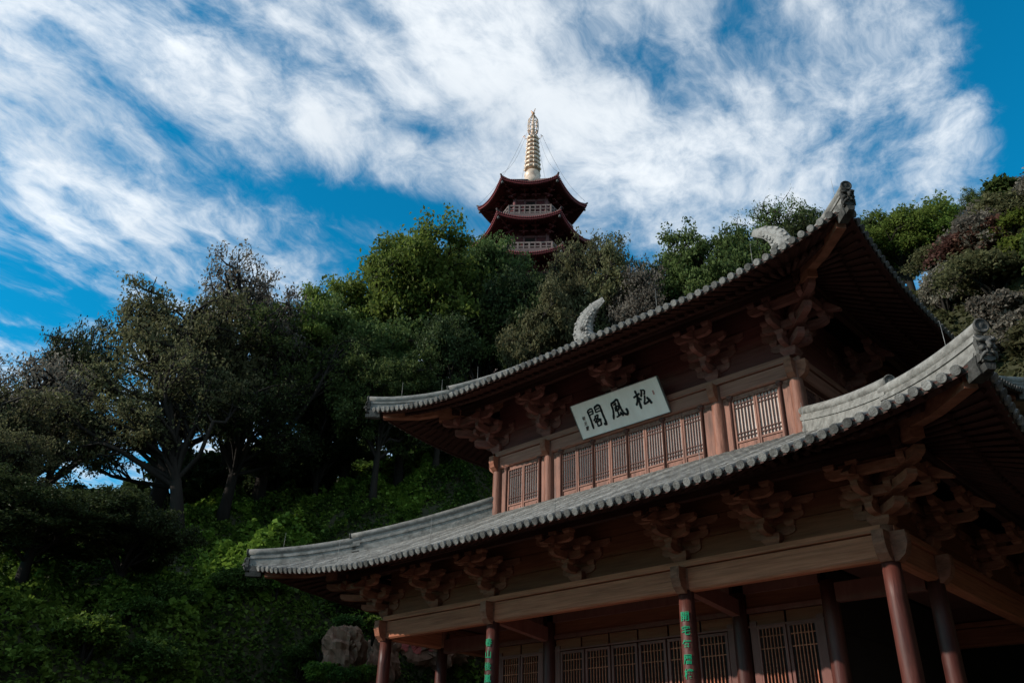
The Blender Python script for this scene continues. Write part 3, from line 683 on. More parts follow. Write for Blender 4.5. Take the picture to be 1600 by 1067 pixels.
GLYPH = {
 'song': [([(.27, 1.0), (.29, .5), (.25, .0)], 1.1), ([(.02, .66), (.25, .72), (.5, .78)], .95), ([(.27, .64), (.17, .42), (.02, .24)], 1.0), ([(.3, .6), (.4, .5), (.48, .44)], .9),
          ([(.66, .95), (.62, .78), (.5, .58)], .95), ([(.72, .9), (.84, .82), (.72, .62)], .8), ([(.74, .6), (.66, .4), (.55, .2), (.74, .22), (.92, .28)], .9), ([(.82, .48), (.93, .3), (1.0, .1)], 1.15)],
 'feng': [([(.22, .86), (.2, .5), (.02, .06)], 1.05), ([(.2, .86), (.45, .92), (.7, .98), (.72, .6), (.8, .24), (.98, .1), (1.08, .22), (1.06, .42)], 1.1), ([(.34, .76), (.58, .82)], .75),
          ([(.36, .62), (.35, .42)], .75), ([(.36, .62), (.62, .66), (.58, .44)], .75), ([(.37, .43), (.58, .46)], .7), ([(.48, .78), (.47, .4), (.45, .14)], .85), ([(.26, .12), (.45, .16), (.66, .22)], .8), ([(.6, .32), (.68, .2), (.72, .08)], .95)],
 'ge': [([(.1, .92), (.11, .5), (.08, .0)], 1.05), ([(.1, .92), (.4, .96), (.39, .68)], .8), ([(.14, .81), (.37, .83)], .65), ([(.13, .68), (.37, .7)], .65),
        ([(.58, .98), (.58, .7)], .8), ([(.58, .97), (.92, 1.0), (.94, .5), (.95, .06), (.8, .1)], 1.15), ([(.6, .84), (.88, .86)], .65), ([(.6, .71), (.88, .73)], .65),
        ([(.46, .6), (.4, .48), (.26, .36)], .8), ([(.42, .55), (.64, .58), (.5, .4), (.3, .26)], .8), ([(.42, .46), (.58, .38), (.76, .32)], .95),
        ([(.4, .26), (.41, .04)], .8), ([(.4, .26), (.66, .29), (.63, .05)], .85), ([(.42, .05), (.63, .07)], .75)]}
zt, zb_ = 10.99, 10.18; yt, yb_ = 1.34, 1.87
pl_h = math.hypot(zt-zb_, yb_-yt); tilt = math.atan2(yb_-yt, zt-zb_)
plq = tag(empty('name_plaque', (.04, yb_, zb_)), 'pale grey plaque with black brush characters hanging under the upper eave', 'plaque')
plq.rotation_euler = (tilt, 0, 0)             # local x right, z up along the board, -y the face
b = MB(); b.box((0, .035, pl_h/2), (2.82, .06, pl_h)); b.build('board', MT['plaque'], plq)
b = MB()
for (cx, cz, dx, dz) in ((0, .006, 2.83, .012), (0, pl_h-.006, 2.83, .012), (-1.409, pl_h/2, .012, pl_h), (1.409, pl_h/2, .012, pl_h)): b.box((cx, .032, cz), (dx+.006, .075, dz))
b.build('rim', MT['metal'], plq)
for g, cx, cz, s in (('song', .78, .30, .5), ('feng', -.02, .235, .5), ('ge', -.73, .19, .55)):
    b = MB()
    for pts, w in GLYPH[g]: brush(b, [((p[0]-.5)*s*.92, p[1]*s) for p in pts], .062*w, 0, .006)
    b.v = [(x, -.001-z, y) for x, y, z in b.v]; b.build('character', MT['ink'], plq, loc=(cx, 0, cz))
def glyph_mesh(ch, size, mat, off=.012):
    c = bpy.data.curves.new('g', 'FONT'); c.body = ch; c.size = size; c.extrude = .002; c.offset = off*size; c.align_x = 'CENTER'; c.resolution_u = 2
    t = bpy.data.objects.new('g', c); COL.objects.link(t); bpy.context.view_layer.update()
    me = bpy.data.meshes.new_from_object(t.evaluated_get(bpy.context.evaluated_depsgraph_get()))
    import bmesh
    bm = bmesh.new(); bm.from_mesh(me)
    for k in range(-6, 7):          # cut across so that the glyph can bend round a column
        bmesh.ops.bisect_plane(bm, geom=bm.verts[:]+bm.edges[:]+bm.faces[:], plane_co=(k*size*.085, 0, 0), plane_no=(1, 0, 0))
    bm.to_mesh(me); bm.free()
    bpy.data.objects.remove(t); bpy.data.curves.remove(c); me.materials.clear(); me.materials.append(mat); me.name = 'character'
    return me
for i, ch in enumerate('何元蒙'):
    me = glyph_mesh(ch, .125, MT['ink'], .008)
    for v in me.vertices: v.co = (v.co.x*.85+.25*v.co.y, -.003-v.co.z, v.co.y)
    link('signature_character', me, plq, (-1.14+.0*i, 0, .49-i*.14))
b = MB(); b.box((1.16, -.002, .6), (.045, .004, .11)); b.build('seal_mark', MT['seal'], plq)
# couplets on the two middle columns: painted characters wrapped round the shaft
def column_text(colo, text, z_top, size, step, face):
    for i, ch in enumerate(text):
        me = glyph_mesh(ch, size, MT['green'], .012)
        for v in me.vertices:
            z = z_top-i*step+v.co.y*1.05; r = .168+.012+v.co.z
            an = face+v.co.x/.168
            v.co = (math.sin(an)*r, -math.cos(an)*r, z-ZFLOOR)
        o = link('character', me, colo)
column_text(cols[(2.7, OYF)], '開宅每層樓合', 4.74, .185, .262, R_(12))
column_text(cols[(-2.7, OYF)], '春山後嵐', 4.76, .185, .262, R_(10))

# ------------------------------------------------------------------ ground and hillside
V0 = np.array([-math.sin(YAW), math.cos(YAW)]); R0 = np.array([math.cos(YAW), math.sin(YAW)])
_T = np.radians([-180, -120, -75, -50, -33, -22, -13, -3, 4, 9, 19, 31, 40, 47, 60, 80, 110, 150, 180])
_HC = np.array([0, 0, 3, 7, 11, 15.5, 20, 26, 27, 27, 28., 28.5, 29.5, 30, 34, 34, 14, 0, 0.])
_R1 = np.array([60, 60, 56, 55, 55, 56, 58, 60, 61, 60, 55, 48, 44, 42, 35, 35, 44, 60, 60.])
_R0 = np.array([45, 40, 28, 23, 21.5, 24, 27.5, 31, 34.5, 34.5, 32, 29, 27, 24, 18.5, 19.5, 28, 45, 45.])  # right of the view the unseen hill is raised and drawn in for shade
def vnoise(x, y, s=1.):
    """cheap smooth noise in -1..1"""
    x = np.asarray(x)*s; y = np.asarray(y)*s
    return (np.sin(x*1.3+1.7*np.sin(y*.9+.6))+np.sin(y*1.7+1.3*np.sin(x*1.1+2.1))+np.sin((x+y)*2.3+np.sin(x*2.9-y*1.9)))/3
def hill(x, y):
    dx, dy = np.asarray(x)-CAM[0], np.asarray(y)-CAM[1]
    s = dx*V0[0]+dy*V0[1]; t = dx*R0[0]+dy*R0[1]
    an = np.arctan2(t, s); rho = np.hypot(dx, dy)
    hc, r0, r1 = np.interp(an, _T, _HC), np.interp(an, _T, _R0), np.interp(an, _T, _R1)
    tau = np.clip((rho-r0)/(r1-r0), 0, 1)
    tb = np.clip((rho-r0)/4.5, 0, 1); bank = np.minimum(4.2, hc)*np.interp(an, _T[[2, 4, 6, 10, 13]], [.2, 1, 1, .6, .3])
    h = bank*tb*tb*(3-2*tb)+(hc-bank)*(1-(1-tau)**1.55)
    far = np.clip((rho-r1-3)/45, 0, 1); h = h*(1-.75*far*far*(3-2*far))
    lump = vnoise(x, y, .35)*.7+vnoise(x, y, .9)*.3
    return h+lump*np.clip(tau*6, 0, 1)-.25*(tau <= 0)
MT['soil'] = material('dark_hillside_soil', (.028, .032, .015), (.055, .052, .028), .95, .8, bump=.4, dirt=.4)
MT['paving'] = material('grey_forecourt_stone', (.05, .041, .031), (.075, .062, .048), .85, .7, bump=.2, dirt=.4)
b = MB(); n = 96
b.v = [(CAM[0], CAM[1], 0.)]+[(CAM[0]+r*math.cos(2*math.pi*i/n), CAM[1]+r*math.sin(2*math.pi*i/n), 0.) for r in (30., 2500.) for i in range(n)]
b.f = [(0, 1+i, 1+(i+1) % n) for i in range(n)]+[(1+i, 1+n+i, 1+n+(i+1) % n, 1+(i+1) % n) for i in range(n)]; b.sm = [False]*len(b.f)
tag(b.build('ground', MT['paving']), 'grey paved ground around the pavilion', 'ground', kind='structure')
na, nr = 260, 90
an = np.linspace(-math.pi*.75, math.pi*.85, na); rr = 17+np.linspace(0, 1, nr)**1.5*150
A, Q = np.meshgrid(an, rr, indexing='ij')
X = CAM[0]+Q*(np.cos(A)*V0[0]+np.sin(A)*R0[0]); Y = CAM[1]+Q*(np.cos(A)*V0[1]+np.sin(A)*R0[1]); Z = hill(X, Y)
b = MB(); b.v = list(map(tuple, np.stack([X, Y, Z], -1).reshape(-1, 3)))
b.f = [(i*nr+j, i*nr+j+1, (i+1)*nr+j+1, (i+1)*nr+j) for i in range(na-1) for j in range(nr-1)]; b.sm = [True]*len(b.f)
hill_o = tag(b.build('hillside', MT['soil']), 'steep dark hillside rising behind the pavilion', 'hillside', kind='structure')
# ------------------------------------------------------------------ leaves
def leaf_material(name, c1, c2, trans=.35, rough=.55):
    m = bpy.data.materials.new(name); m.use_nodes = True; nt = m.node_tree; N = nt.nodes.new; L = nt.links.new
    b = nt.nodes['Principled BSDF']; b.inputs['Roughness'].default_value = rough; b.inputs['Specular IOR Level'].default_value = .1
    at = N('ShaderNodeAttribute'); at.attribute_name = 'tint'
    r = N('ShaderNodeValToRGB'); L(at.outputs['Fac'], r.inputs[0])
    r.color_ramp.elements[0].color = (*c1, 1); r.color_ramp.elements[1].color = (*c2, 1)
    oi = N('ShaderNodeObjectInfo'); hv = N('ShaderNodeHueSaturation'); L(r.outputs[0], hv.inputs['Color'])
    mr = N('ShaderNodeMapRange'); L(oi.outputs['Random'], mr.inputs[0]); mr.inputs[3].default_value = .8; mr.inputs[4].default_value = 1.2; L(mr.outputs[0], hv.inputs['Value'])
    mh = N('ShaderNodeMapRange'); L(oi.outputs['Random'], mh.inputs[0]); mh.inputs[3].default_value = .485; mh.inputs[4].default_value = .515; L(mh.outputs[0], hv.inputs['Hue'])
    L(hv.outputs[0], b.inputs['Base Color'])
    tr = N('ShaderNodeBsdfTranslucent'); L(hv.outputs[0], tr.inputs[0]); mx = N('ShaderNodeMixShader'); mx.inputs[0].default_value = trans
    L(b.outputs[0], mx.inputs[1]); L(tr.outputs[0], mx.inputs[2]); L(mx.outputs[0], nt.nodes['Material Output'].inputs[0])
    return m
LM = {
 'green': leaf_material('green_leaves', (.066, .104, .018), (.17, .225, .046), .45),
 'mid': leaf_material('mid_green_leaves', (.046, .07, .02), (.105, .14, .042), .4),
 'olive': leaf_material('olive_leaves', (.066, .068, .03), (.155, .15, .072), .42),
 'grey': leaf_material('grey_brown_leaves', (.125, .108, .082), (.25, .225, .18), .42),
 'dark': leaf_material('dark_green_leaves', (.024, .036, .014), (.068, .092, .032), .3),
 'yellow': leaf_material('yellow_green_leaves', (.09, .12, .018), (.17, .2, .04), .42),
 'red': leaf_material('russet_leaves', (.085, .042, .03), (.17, .085, .062), .4),
 'ivy': leaf_material('ivy_leaves', (.03, .068, .012), (.17, .27, .042), .38),
 'creeper': leaf_material('creeper_leaves', (.06, .1, .014), (.2, .28, .04), .42),
 'ivy2': leaf_material('deep_green_ivy_leaves', (.03, .06, .014), (.08, .135, .026), .35)}  # ivy2 is the ivy in a deeper green
MT['bark'] = material('dark_bark', (.014, .011, .009), (.03, .025, .02), .9, 5, (2, 2, .5), .4)
def leaf_arrays(cen, size, up_bias=.3, aspect=.55):
    n = len(cen)
    nrm = rng.normal(size=(n, 3)); nrm[:, 2] = np.abs(nrm[:, 2])*.6+up_bias; nrm /= np.linalg.norm(nrm, axis=1)[:, None]
    d = rng.normal(size=(n, 3)); d -= nrm*(d*nrm).sum(1)[:, None]; d /= np.linalg.norm(d, axis=1)[:, None]
    e = np.cross(nrm, d); s = (size*rng.uniform(.45, 1.6, n))[:, None]
    tipdrop = nrm*s*.12
    return np.stack([cen-d*s*.5, cen+e*s*aspect*.5+tipdrop, cen+d*s*.5-tipdrop, cen-e*s*aspect*.5+tipdrop], 1).reshape(-1, 3)
def leaf_mesh(name, verts, mat, tint):
    n = len(verts)//4; me = bpy.data.meshes.new(name)
    me.vertices.add(4*n); me.loops.add(4*n); me.polygons.add(n)
    me.vertices.foreach_set('co', verts.astype(np.float32).ravel()); me.loops.foreach_set('vertex_index', np.arange(4*n, dtype=np.int32))
    me.polygons.foreach_set('loop_start', np.arange(0, 4*n, 4, dtype=np.int32))
    at = me.attributes.new('tint', 'FLOAT', 'FACE'); at.data.foreach_set('value', tint.astype(np.float32))
    me.materials.append(mat); me.update(); return me
def make_tree(seed, lobes, limbs, subs, twigs, leaves, leaf, trunk_r, lean=(0, 0), clump=.045, split=.3, keep=1., droop=0.):
    """a unit tree (height 1): tapered trunk with limbs to the crown's lobes, twigs, leaf sprays. lobes: (x, y, z, rx, rz)"""
    r = np.random.default_rng(seed); tb = MB(); cen = []; tn = []
    top = np.array([lean[0], lean[1], .8])
    def trunk_at(t):
        w = np.array([math.sin(t*5+seed)*.02, math.cos(t*4+seed*2)*.02, 0])
        return np.array([lean[0]*t**1.4, lean[1]*t**1.4, .8*t])+w*t
    tb.tube([trunk_at(t) for t in np.linspace(0, 1, 9)], [trunk_r*(1.25 if t == 0 else 1)*(1-.8*t) for t in np.linspace(0, 1, 9)], 8)
    def branch(p, q, r0, r1, n=5, bend=.12, sides=5):
        d = q-p; L = np.linalg.norm(d); off = r.normal(size=3)*bend*L; off[2] = abs(off[2])*.6
        P = [p+d*t+off*math.sin(t*math.pi)+r.normal(size=3)*L*.03*(0 < t < 1) for t in np.linspace(0, 1, n)]
        tb.tube(P, [r0+(r1-r0)*t for t in np.linspace(0, 1, n)], sides, caps=False); return P
    for li, (lx, ly, lz, rx, rz) in enumerate(lobes):
        c = np.array([lx, ly, lz])
        for k in range(limbs):
            t0 = np.clip(split+r.uniform(0, .55)*(lz-.2), .15, .92)
            p = trunk_at(t0); u = r.normal(size=3); u /= np.linalg.norm(u); u[2] = u[2]*.7+.1
            q = c+u*np.array([rx, rx, rz])*.45
            P = branch(p, q, trunk_r*.42*(1-t0*.5), trunk_r*.15)
            for j in range(subs):
                f = r.uniform(.35, 1.); i = min(3, int(f*4)); s = P[i]+(P[i+1]-P[i])*(f*4-i)
                v = r.normal(size=3); v /= np.linalg.norm(v); e = c+v*np.array([rx, rx, rz])*r.uniform(.72, 1.05)
                if np.linalg.norm(e-s) > rx*1.5: e = s+(e-s)*.7
                S = branch(s, e, trunk_r*.13, trunk_r*.045, 4, .15, 4)
                for w in range(twigs):
                    f2 = r.uniform(.35, 1.05); i2 = min(2, int(min(f2, .99)*3)); s2 = S[i2]+(S[i2+1]-S[i2])*(f2*3-i2)
                    v2 = r.normal(size=3); v2[2] = v2[2]*.5+.25; v2 /= np.linalg.norm(v2); e2 = s2+v2*r.uniform(.4, 1.)*rx*.34
                    tb.tube([s2, (s2+e2)/2+r.normal(size=3)*.006, e2], [trunk_r*.04, trunk_r*.03, trunk_r*.015], 3, caps=False)
                    m = int(leaves*r.uniform(.5, 1.5)*(1 if r.random() < keep else .12)); tt = r.uniform(.25, 1.1, m)[:, None]
                    g = r.normal(size=(m, 3))*clump*np.array([1, 1, .55]); g[:, 2] -= droop*np.abs(r.normal(size=m))
                    cen.append(s2+(e2-s2)*tt+g); tn.append(np.clip(r.normal(.5, .3)+r.normal(0, .22, m), 0, 1))
    cen = np.concatenate(cen); tn = np.concatenate(tn)
    return tb.mesh('trunk', MT['bark']), leaf_mesh('crown', leaf_arrays(cen, leaf), LM['mid'], tn), len(cen)
def lobes_round(seed, n, cz, R, rz, lr):
    r = np.random.default_rng(seed); out = [(0, 0, cz+rz*.55, lr, lr*.75)]
    for i in range(n):
        a = 2*math.pi*i/n+r.uniform(-.3, .3); out.append((math.cos(a)*R*r.uniform(.6, 1.05), math.sin(a)*R*r.uniform(.6, 1.05), cz+rz*r.uniform(-.7, .6), lr*r.uniform(.8, 1.2), lr*r.uniform(.55, .85)))
    return out
KITS = {}
KITS['broad'] = make_tree(11, lobes_round(1, 8, .62, .3, .24, .19), 2, 9, 7, 36, .0172, .03, clump=.022)
KITS['broad2'] = make_tree(12, lobes_round(2, 9, .6, .33, .28, .18), 2, 9, 7, 36, .0172, .032, (.05, .02), clump=.022)
KITS['open'] = make_tree(13, lobes_round(3, 9, .62, .33, .26, .17), 3, 8, 6, 28, .0145, .036, (.04, 0), keep=.45, clump=.021)
KITS['open2'] = make_tree(14, lobes_round(5, 8, .64, .31, .27, .18), 3, 8, 6, 26, .0145, .038, (-.05, .03), keep=.43, clump=.021)
KITS['tall'] = make_tree(15, lobes_round(6, 9, .56, .2, .36, .15), 2, 9, 7, 36, .0172, .026, split=.15, clump=.023)
KITS['lean'] = make_tree(16, [(-.42, 0, .55, .2, .13), (-.62, .05, .42, .18, .12), (-.3, .1, .72, .2, .13), (-.12, -.05, .82, .2, .14), (-.5, -.12, .68, .18, .12), (-.75, 0, .58, .15, .1), (.06, .1, .7, .16, .12), (-.28, -.16, .5, .16, .1)], 3, 8, 6, 28, .0145, .04, (-.28, 0), keep=.5, clump=.021)
KITS['sapling'] = make_tree(17, [(0, 0, .8, .07, .16), (.03, 0, .6, .08, .12), (-.03, .02, .48, .07, .1)], 2, 4, 3, 5, .02, .012, keep=.6)
def make_shrub(seed, n, leaf, lobes=6, flat=.75):
    """a dense shrub, one unit high and about as wide: stems, and leaf sprays in clumps over several lobes"""
    r = np.random.default_rng(seed); tb = MB(); cen = []; tn = []
    for i in range(lobes):
        a = r.uniform(0, 6.28); q = r.uniform(.05, .34) if i else 0; c = np.array([math.cos(a)*q, math.sin(a)*q, r.uniform(.32, .66)]); R = r.uniform(.2, .34)
        tb.tube([(0, 0, -.1), c*.55+r.normal(size=3)*.03, c], [.03, .02, .01], 5)
        for k in range(26):
            v = r.normal(size=3); v /= np.linalg.norm(v); v[2] = abs(v[2])*1.1-.3; p = c+v*R*r.uniform(.6, 1.08)*np.array([1, 1, flat])
            tb.tube([c+(p-c)*.3, p], [.006, .003], 3, caps=False)
            m = int(n/lobes/26*r.uniform(.4, 1.6)); cen.append(p+r.normal(size=(m, 3))*R*.2*np.array([1, 1, .6])); tn.append(np.clip(r.normal(.5, .25)+r.normal(0, .2, m), 0, 1))
    cen = np.concatenate(cen); tn = np.concatenate(tn)
    return tb.mesh('stem', MT['bark']), leaf_mesh('foliage', leaf_arrays(cen, leaf, .5, .65), LM['mid'], tn), len(cen)
for i in range(4): KITS['shrub%d' % i] = make_shrub(31+i, 6500, .062-.004*i, 6+i)
def put(name, kit, xy, z, h, w, rz, leafmat, label, cat, group, parts=('trunk', 'crown'), wref=.86):
    e = tag(empty(name, (xy[0], xy[1], z), None, rz), label, cat, group); s = w/wref
    for nm, me in zip(parts, KITS[kit][:2]):
        o = link(nm, me, e); o.scale = (s, s, h)
        if nm == parts[1]: o.material_slots[0].link = 'OBJECT'; o.material_slots[0].material = LM[leafmat]
    return e
def px_tree(name, kit, px, top, wpx, dist, leafmat, label, rz, group='trees on the hillside', sink=.3, minh=2.5, cat='tree', wref=.86, parts=('trunk', 'crown'), base_px=None, maxh=18.):
    p = px_at(px, top, dist); slant = np.dot(p-CAM, FWD); w = wpx*slant/FPX
    bx = px_at(base_px, top+120, dist) if base_px else p
    g = float(hill(bx[0], bx[1]))-sink; h = max(minh, min(maxh, p[2]-g))
    return put(name, kit, bx[:2], p[2]-h, h, w, rz, leafmat, label, cat, group, parts, wref)
for i, (kit, px, top, wpx, dist, lm, label, rz, kw) in enumerate([
 ('lean', 150, 478, 330, 36, 'olive', 'wide leaning olive tree spreading over the left edge', .75, dict(base_px=330, wref=1.1)),
 ('open', 165, 452, 150, 47, 'dark', 'dark leafy tree poking above the leaning tree at far left', .3, {}),
 ('open', 330, 405, 270, 41, 'olive', 'olive thin leaved tree with bare upper twigs, left of centre', 1.2, {}),
 ('open2', 420, 388, 210, 44, 'grey', 'grey topped tree between the bare twigged tree and the bright green one', 2.2, {}),
 ('broad2', 520, 398, 190, 47, 'green', 'green tree left of the tallest bright green crown', .4, {}),
 ('broad', 655, 322, 250, 49, 'green', 'tallest bright green tree left of the pagoda', 1.9, {}),
 ('broad2', 745, 338, 170, 52, 'mid', 'green tree hiding the lower left side of the pagoda', 3.0, {}),
 ('tall', 815, 376, 190, 47, 'dark', 'dark dense tree in front of the pagoda foot', .9, {}),
 ('open', 925, 340, 160, 51, 'olive', 'airy tree just right of the pagoda', 2.6, {}),
 ('open2', 1000, 378, 150, 47, 'grey', 'low grey tree between the pagoda and the right ridge ornament', .2, {}),
 ('sapling', 1040, 335, 60, 49, 'red', 'thin bare sapling with russet tips right of the pagoda', .0, {}),
 ('broad', 1120, 322, 190, 47, 'mid', 'round green tree behind the upper roof, left of its ridge beast', 4.0, {}),
 ('open2', 1185, 298, 150, 49, 'mid', 'tall open crowned tree above the right ridge beast', 5.0, {}),
 ('broad2', 1275, 306, 120, 51, 'dark', 'dark tree beside the right upturned eave tip', 1.0, {}),
 ('broad', 1390, 312, 190, 50, 'green', 'full green tree just right of the upturned eave tip', 2.0, {}),
 ('broad2', 1468, 316, 120, 49, 'green', 'green tree between the full one and the small skyline tree', 3.3, {}),
 ('open', 1528, 276, 85, 47, 'mid', 'small dark tree standing highest on the right skyline', .6, {}),
 ('open', 1600, 298, 110, 45, 'grey', 'grey tree cut by the right edge of the picture', 2.4, {}),
 ('open', 395, 560, 230, 40, 'dark', 'dark ivy hung tree at the middle of the left slope', 1.4, {}),
 ('tall', 520, 575, 170, 45, 'dark', 'dark tree left of the upper eave tip', 2.9, {}),
 ('broad', 610, 520, 170, 41, 'mid', 'small leaved tree just above the left upper eave tip', .5, {}),
 ('tall', 700, 455, 170, 43, 'dark', 'dark tree behind the left part of the upper roof', 4.2, {}),
 ('broad', 860, 430, 170, 44, 'olive', 'olive tree behind the left ridge beast', 5.5, {}),
 ('broad', 85, 735, 300, 29, 'dark', 'dark bushy tree at lower left with bare stems below', 1.1, {}),
 ('broad2', 225, 745, 190, 30, 'dark', 'dark bushy tree right of the lower left one', 2.0, {}),
 ('open2', 455, 480, 230, 43, 'mid', 'green crown below the grey topped tree', 3.9, {}),
 ('broad', 575, 455, 210, 46, 'mid', 'green crown below and left of the tallest bright green tree', .8, {}),
 ('broad2', 640, 560, 210, 44, 'dark', 'dark crown behind the left tip of the upper eave', 4.6, {}),
 ('broad', 765, 412, 180, 49, 'mid', 'green crown between the dark tree and the tallest bright green one', 2.3, {}),
 ('broad2', 870, 385, 120, 50, 'olive', 'olive crown against the right foot of the pagoda', 3.1, {}),
 ('broad', 968, 376, 170, 49, 'olive', 'olive crown between the pagoda and the bare sapling', 5.2, {}),
 ('broad2', 1062, 356, 190, 50, 'mid', 'green crown right behind the bare sapling', .1, {}),
 ('broad', 1225, 338, 170, 50, 'dark', 'dark crown behind the right ridge beast', 1.3, {}),
 ('broad2', 1340, 330, 140, 52, 'mid', 'green crown hidden partly by the upturned eave tip', 2.1, {}),
 ('open', 25, 555, 260, 39, 'olive', 'olive tree behind the leaning one, reaching the left edge', 1.5, {}),
 ('open2', 105, 520, 240, 43, 'grey', 'grey tree between the leaning tree and the skyline at far left', .9, {}),
 ('open', 20, 640, 200, 33, 'olive', 'olive tree cut by the left edge of the picture', 3.6, {}),
 ]):
    px_tree('hillside_tree', kit, px, top, wpx, dist, lm, label, rz, **kw)

FR = np.random.default_rng(5)  # unseen trees added to cut the sky light on the pavilion
for i, (an_, rho_) in enumerate(((66, 16), (80, 15), (72, 26), (88, 24), (96, 16), (110, 18), (125, 19), (142, 17), (158, 20), (175, 17), (192, 20))):
    a_ = R_(an_); X_, Y_ = CAM[0]+rho_*(math.cos(a_)*V0[0]+math.sin(a_)*R0[0]), CAM[1]+rho_*(math.cos(a_)*V0[1]+math.sin(a_)*R0[1])
    put('added_shade_tree', ('broad', 'broad2', 'tall')[i % 3], (X_, Y_), float(hill(X_, Y_))-.3, FR.uniform(12, 16), FR.uniform(9, 12), i*1.1, 'dark', 'added unseen dark tree behind and right of the camera, shading the pavilion', 'tree', 'added shade trees')


# ------------------------------------------------------------------ undergrowth, shrubs, rocks
def wedge(n, a0, a1, t0, t1, r):
    """random places on the hill: azimuth a0..a1 degrees right of the view axis, t0..t1 from toe (0) to crest (1)"""
    a = np.radians(r.uniform(a0, a1, n)); r0, r1 = np.interp(a, _T, _R0), np.interp(a, _T, _R1)
    q = r0+(r1-r0)*r.uniform(t0, t1, n)
    return CAM[0]+q*(np.cos(a)*V0[0]+np.sin(a)*R0[0]), CAM[1]+q*(np.cos(a)*V0[1]+np.sin(a)*R0[1])
def mound(x, y): return np.maximum(0, vnoise(x, y, .85)*.9+vnoise(x+9, y-4, 2.1)*.45)+.12*vnoise(x, y, 5.)+.15
def cover(name, n, a0, a1, t0, t1, size, mat, label, seed, deep=.35):
    r = np.random.default_rng(seed); x, y = wedge(n, a0, a1, t0, t1, r)
    z = hill(x, y)+mound(x, y)-np.abs(r.normal(0, deep*.5, n))
    tn = np.clip(.42+.3*vnoise(x, y, 1.3)+.38*vnoise(x+30, y, .42)+r.normal(0, .2, n), 0, 1)
    me = leaf_mesh(name, leaf_arrays(np.stack([x, y, z], 1), size, .7, .8), LM[mat], tn)
    return tag(link(name, me), label, 'ground cover', kind='stuff')
cover('ground_ivy', 230000, -37, 5, -.05, .7, .145, 'ivy', 'bright green creeping ivy over the lower left slope', 51)
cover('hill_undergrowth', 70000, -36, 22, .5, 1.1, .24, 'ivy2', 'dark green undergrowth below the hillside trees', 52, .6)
cover('slope_undergrowth', 60000, 22, 48, -.1, 1.12, .24, 'olive', 'olive undergrowth between the shrubs on the right slope', 53, .7)
def patches(name, n, a0, a1, t0, t1, size, mat, label, seed):
    r = np.random.default_rng(seed); x, y = wedge(n, a0, a1, t0, t1, r); k = vnoise(x+30, y, .42)+.5*vnoise(x, y, 1.1) > .25; x, y = x[k], y[k]
    z = hill(x, y)+mound(x, y)+np.abs(r.normal(0, .12, len(x)))
    me = leaf_mesh(name, leaf_arrays(np.stack([x, y, z], 1), size, .8, .85), LM[mat], np.clip(r.normal(.5, .3, len(x)), 0, 1)); return tag(link(name, me), label, 'ground cover', kind='stuff')
patches('broad_leaved_creeper', 70000, -22, 4, .04, .6, .21, 'creeper', 'large leaved yellow green creeper in patches over the ivy', 57)
def shrubs(n, a0, a1, t0, t1, h, mats, name, label, group, seed, cat='shrub'):
    r = np.random.default_rng(seed); X, Y = wedge(n, a0, a1, t0, t1, r)
    for i in range(n):
        hh = r.uniform(*h); m = mats[int(r.integers(len(mats)))]
        put(name, 'shrub%d' % int(r.integers(4)), (X[i], Y[i]), float(hill(X[i], Y[i]))-.25, hh, hh*r.uniform(.9, 1.5), r.uniform(0, 6.28), m, label[m] if isinstance(label, dict) else label, cat, group, ('stem', 'foliage'), 1.15)
RS = {'grey': 'grey brown shrub in the thicket on the right slope', 'olive': 'olive shrub in the thicket on the right slope', 'mid': 'mid green shrub in the thicket on the right slope', 'yellow': 'yellow green shrub in the thicket on the right slope', 'red': 'russet leaved shrub in the thicket on the right slope'}
shrubs(64, 22, 42, .05, 1.0, (1.8, 3.4), ['grey', 'grey', 'grey', 'grey', 'grey', 'grey', 'olive', 'olive', 'olive', 'mid', 'mid', 'yellow', 'red'], 'slope_shrub', RS, 'shrubs on the right slope', 61)
BS = {'grey': 'grey shrub on the hill between pagoda and upturned eave', 'olive': 'olive shrub on the hill between pagoda and upturned eave', 'mid': 'green shrub on the hill between pagoda and upturned eave', 'red': 'russet shrub on the hill between pagoda and upturned eave'}
shrubs(26, 1, 22, .55, .95, (1.8, 3.4), ['grey', 'olive', 'olive', 'mid', 'mid', 'red'], 'hill_shrub', BS, 'shrubs behind the upper roof', 62)
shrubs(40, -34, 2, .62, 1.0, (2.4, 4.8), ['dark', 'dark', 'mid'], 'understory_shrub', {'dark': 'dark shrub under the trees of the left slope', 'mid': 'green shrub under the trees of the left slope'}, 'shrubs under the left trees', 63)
shrubs(22, -37, -9, .02, .16, (1.0, 1.7), ['ivy', 'ivy2'], 'leafy_bush', {'ivy': 'bright leafy bush at the foot of the left slope', 'ivy2': 'deep green leafy bush at the foot of the left slope'}, 'bushes at the foot of the left slope', 64, 'bush')
shrubs(9, -9, 3, .0, .07, (.6, .95), ['ivy'], 'leafy_bush', 'bright leafy bush seen behind the left pavilion columns', 'bushes behind the left columns', 65, 'bush')
for i, (px_, py_, d_, h_) in enumerate(((500, 1035, 26.8, 1.0), (535, 1045, 26.5, .9), (572, 1040, 26.9, .9), (505, 985, 28.6, 1.1), (585, 965, 29.5, 1.0), (548, 962, 29.4, .9))):
    p = px_at(px_, py_, d_); put('leafy_bush', 'shrub%d' % (i % 4), p[:2], p[2]-h_*.8, h_, h_*1.3, i*1.3, ('ivy', 'ivy2')[i % 2], 'low leafy bush growing against the bare reddish rock', 'bush', 'bushes round the bare rock', ('stem', 'foliage'), 1.15)
MT['rock'] = material('reddish_weathered_rock', (.13, .066, .042), (.3, .17, .115), .9, 2.2, (2.5, 2.5, .7), bump=1., bscale=5, dirt=.6, dirtcol=(.06, .055, .04))
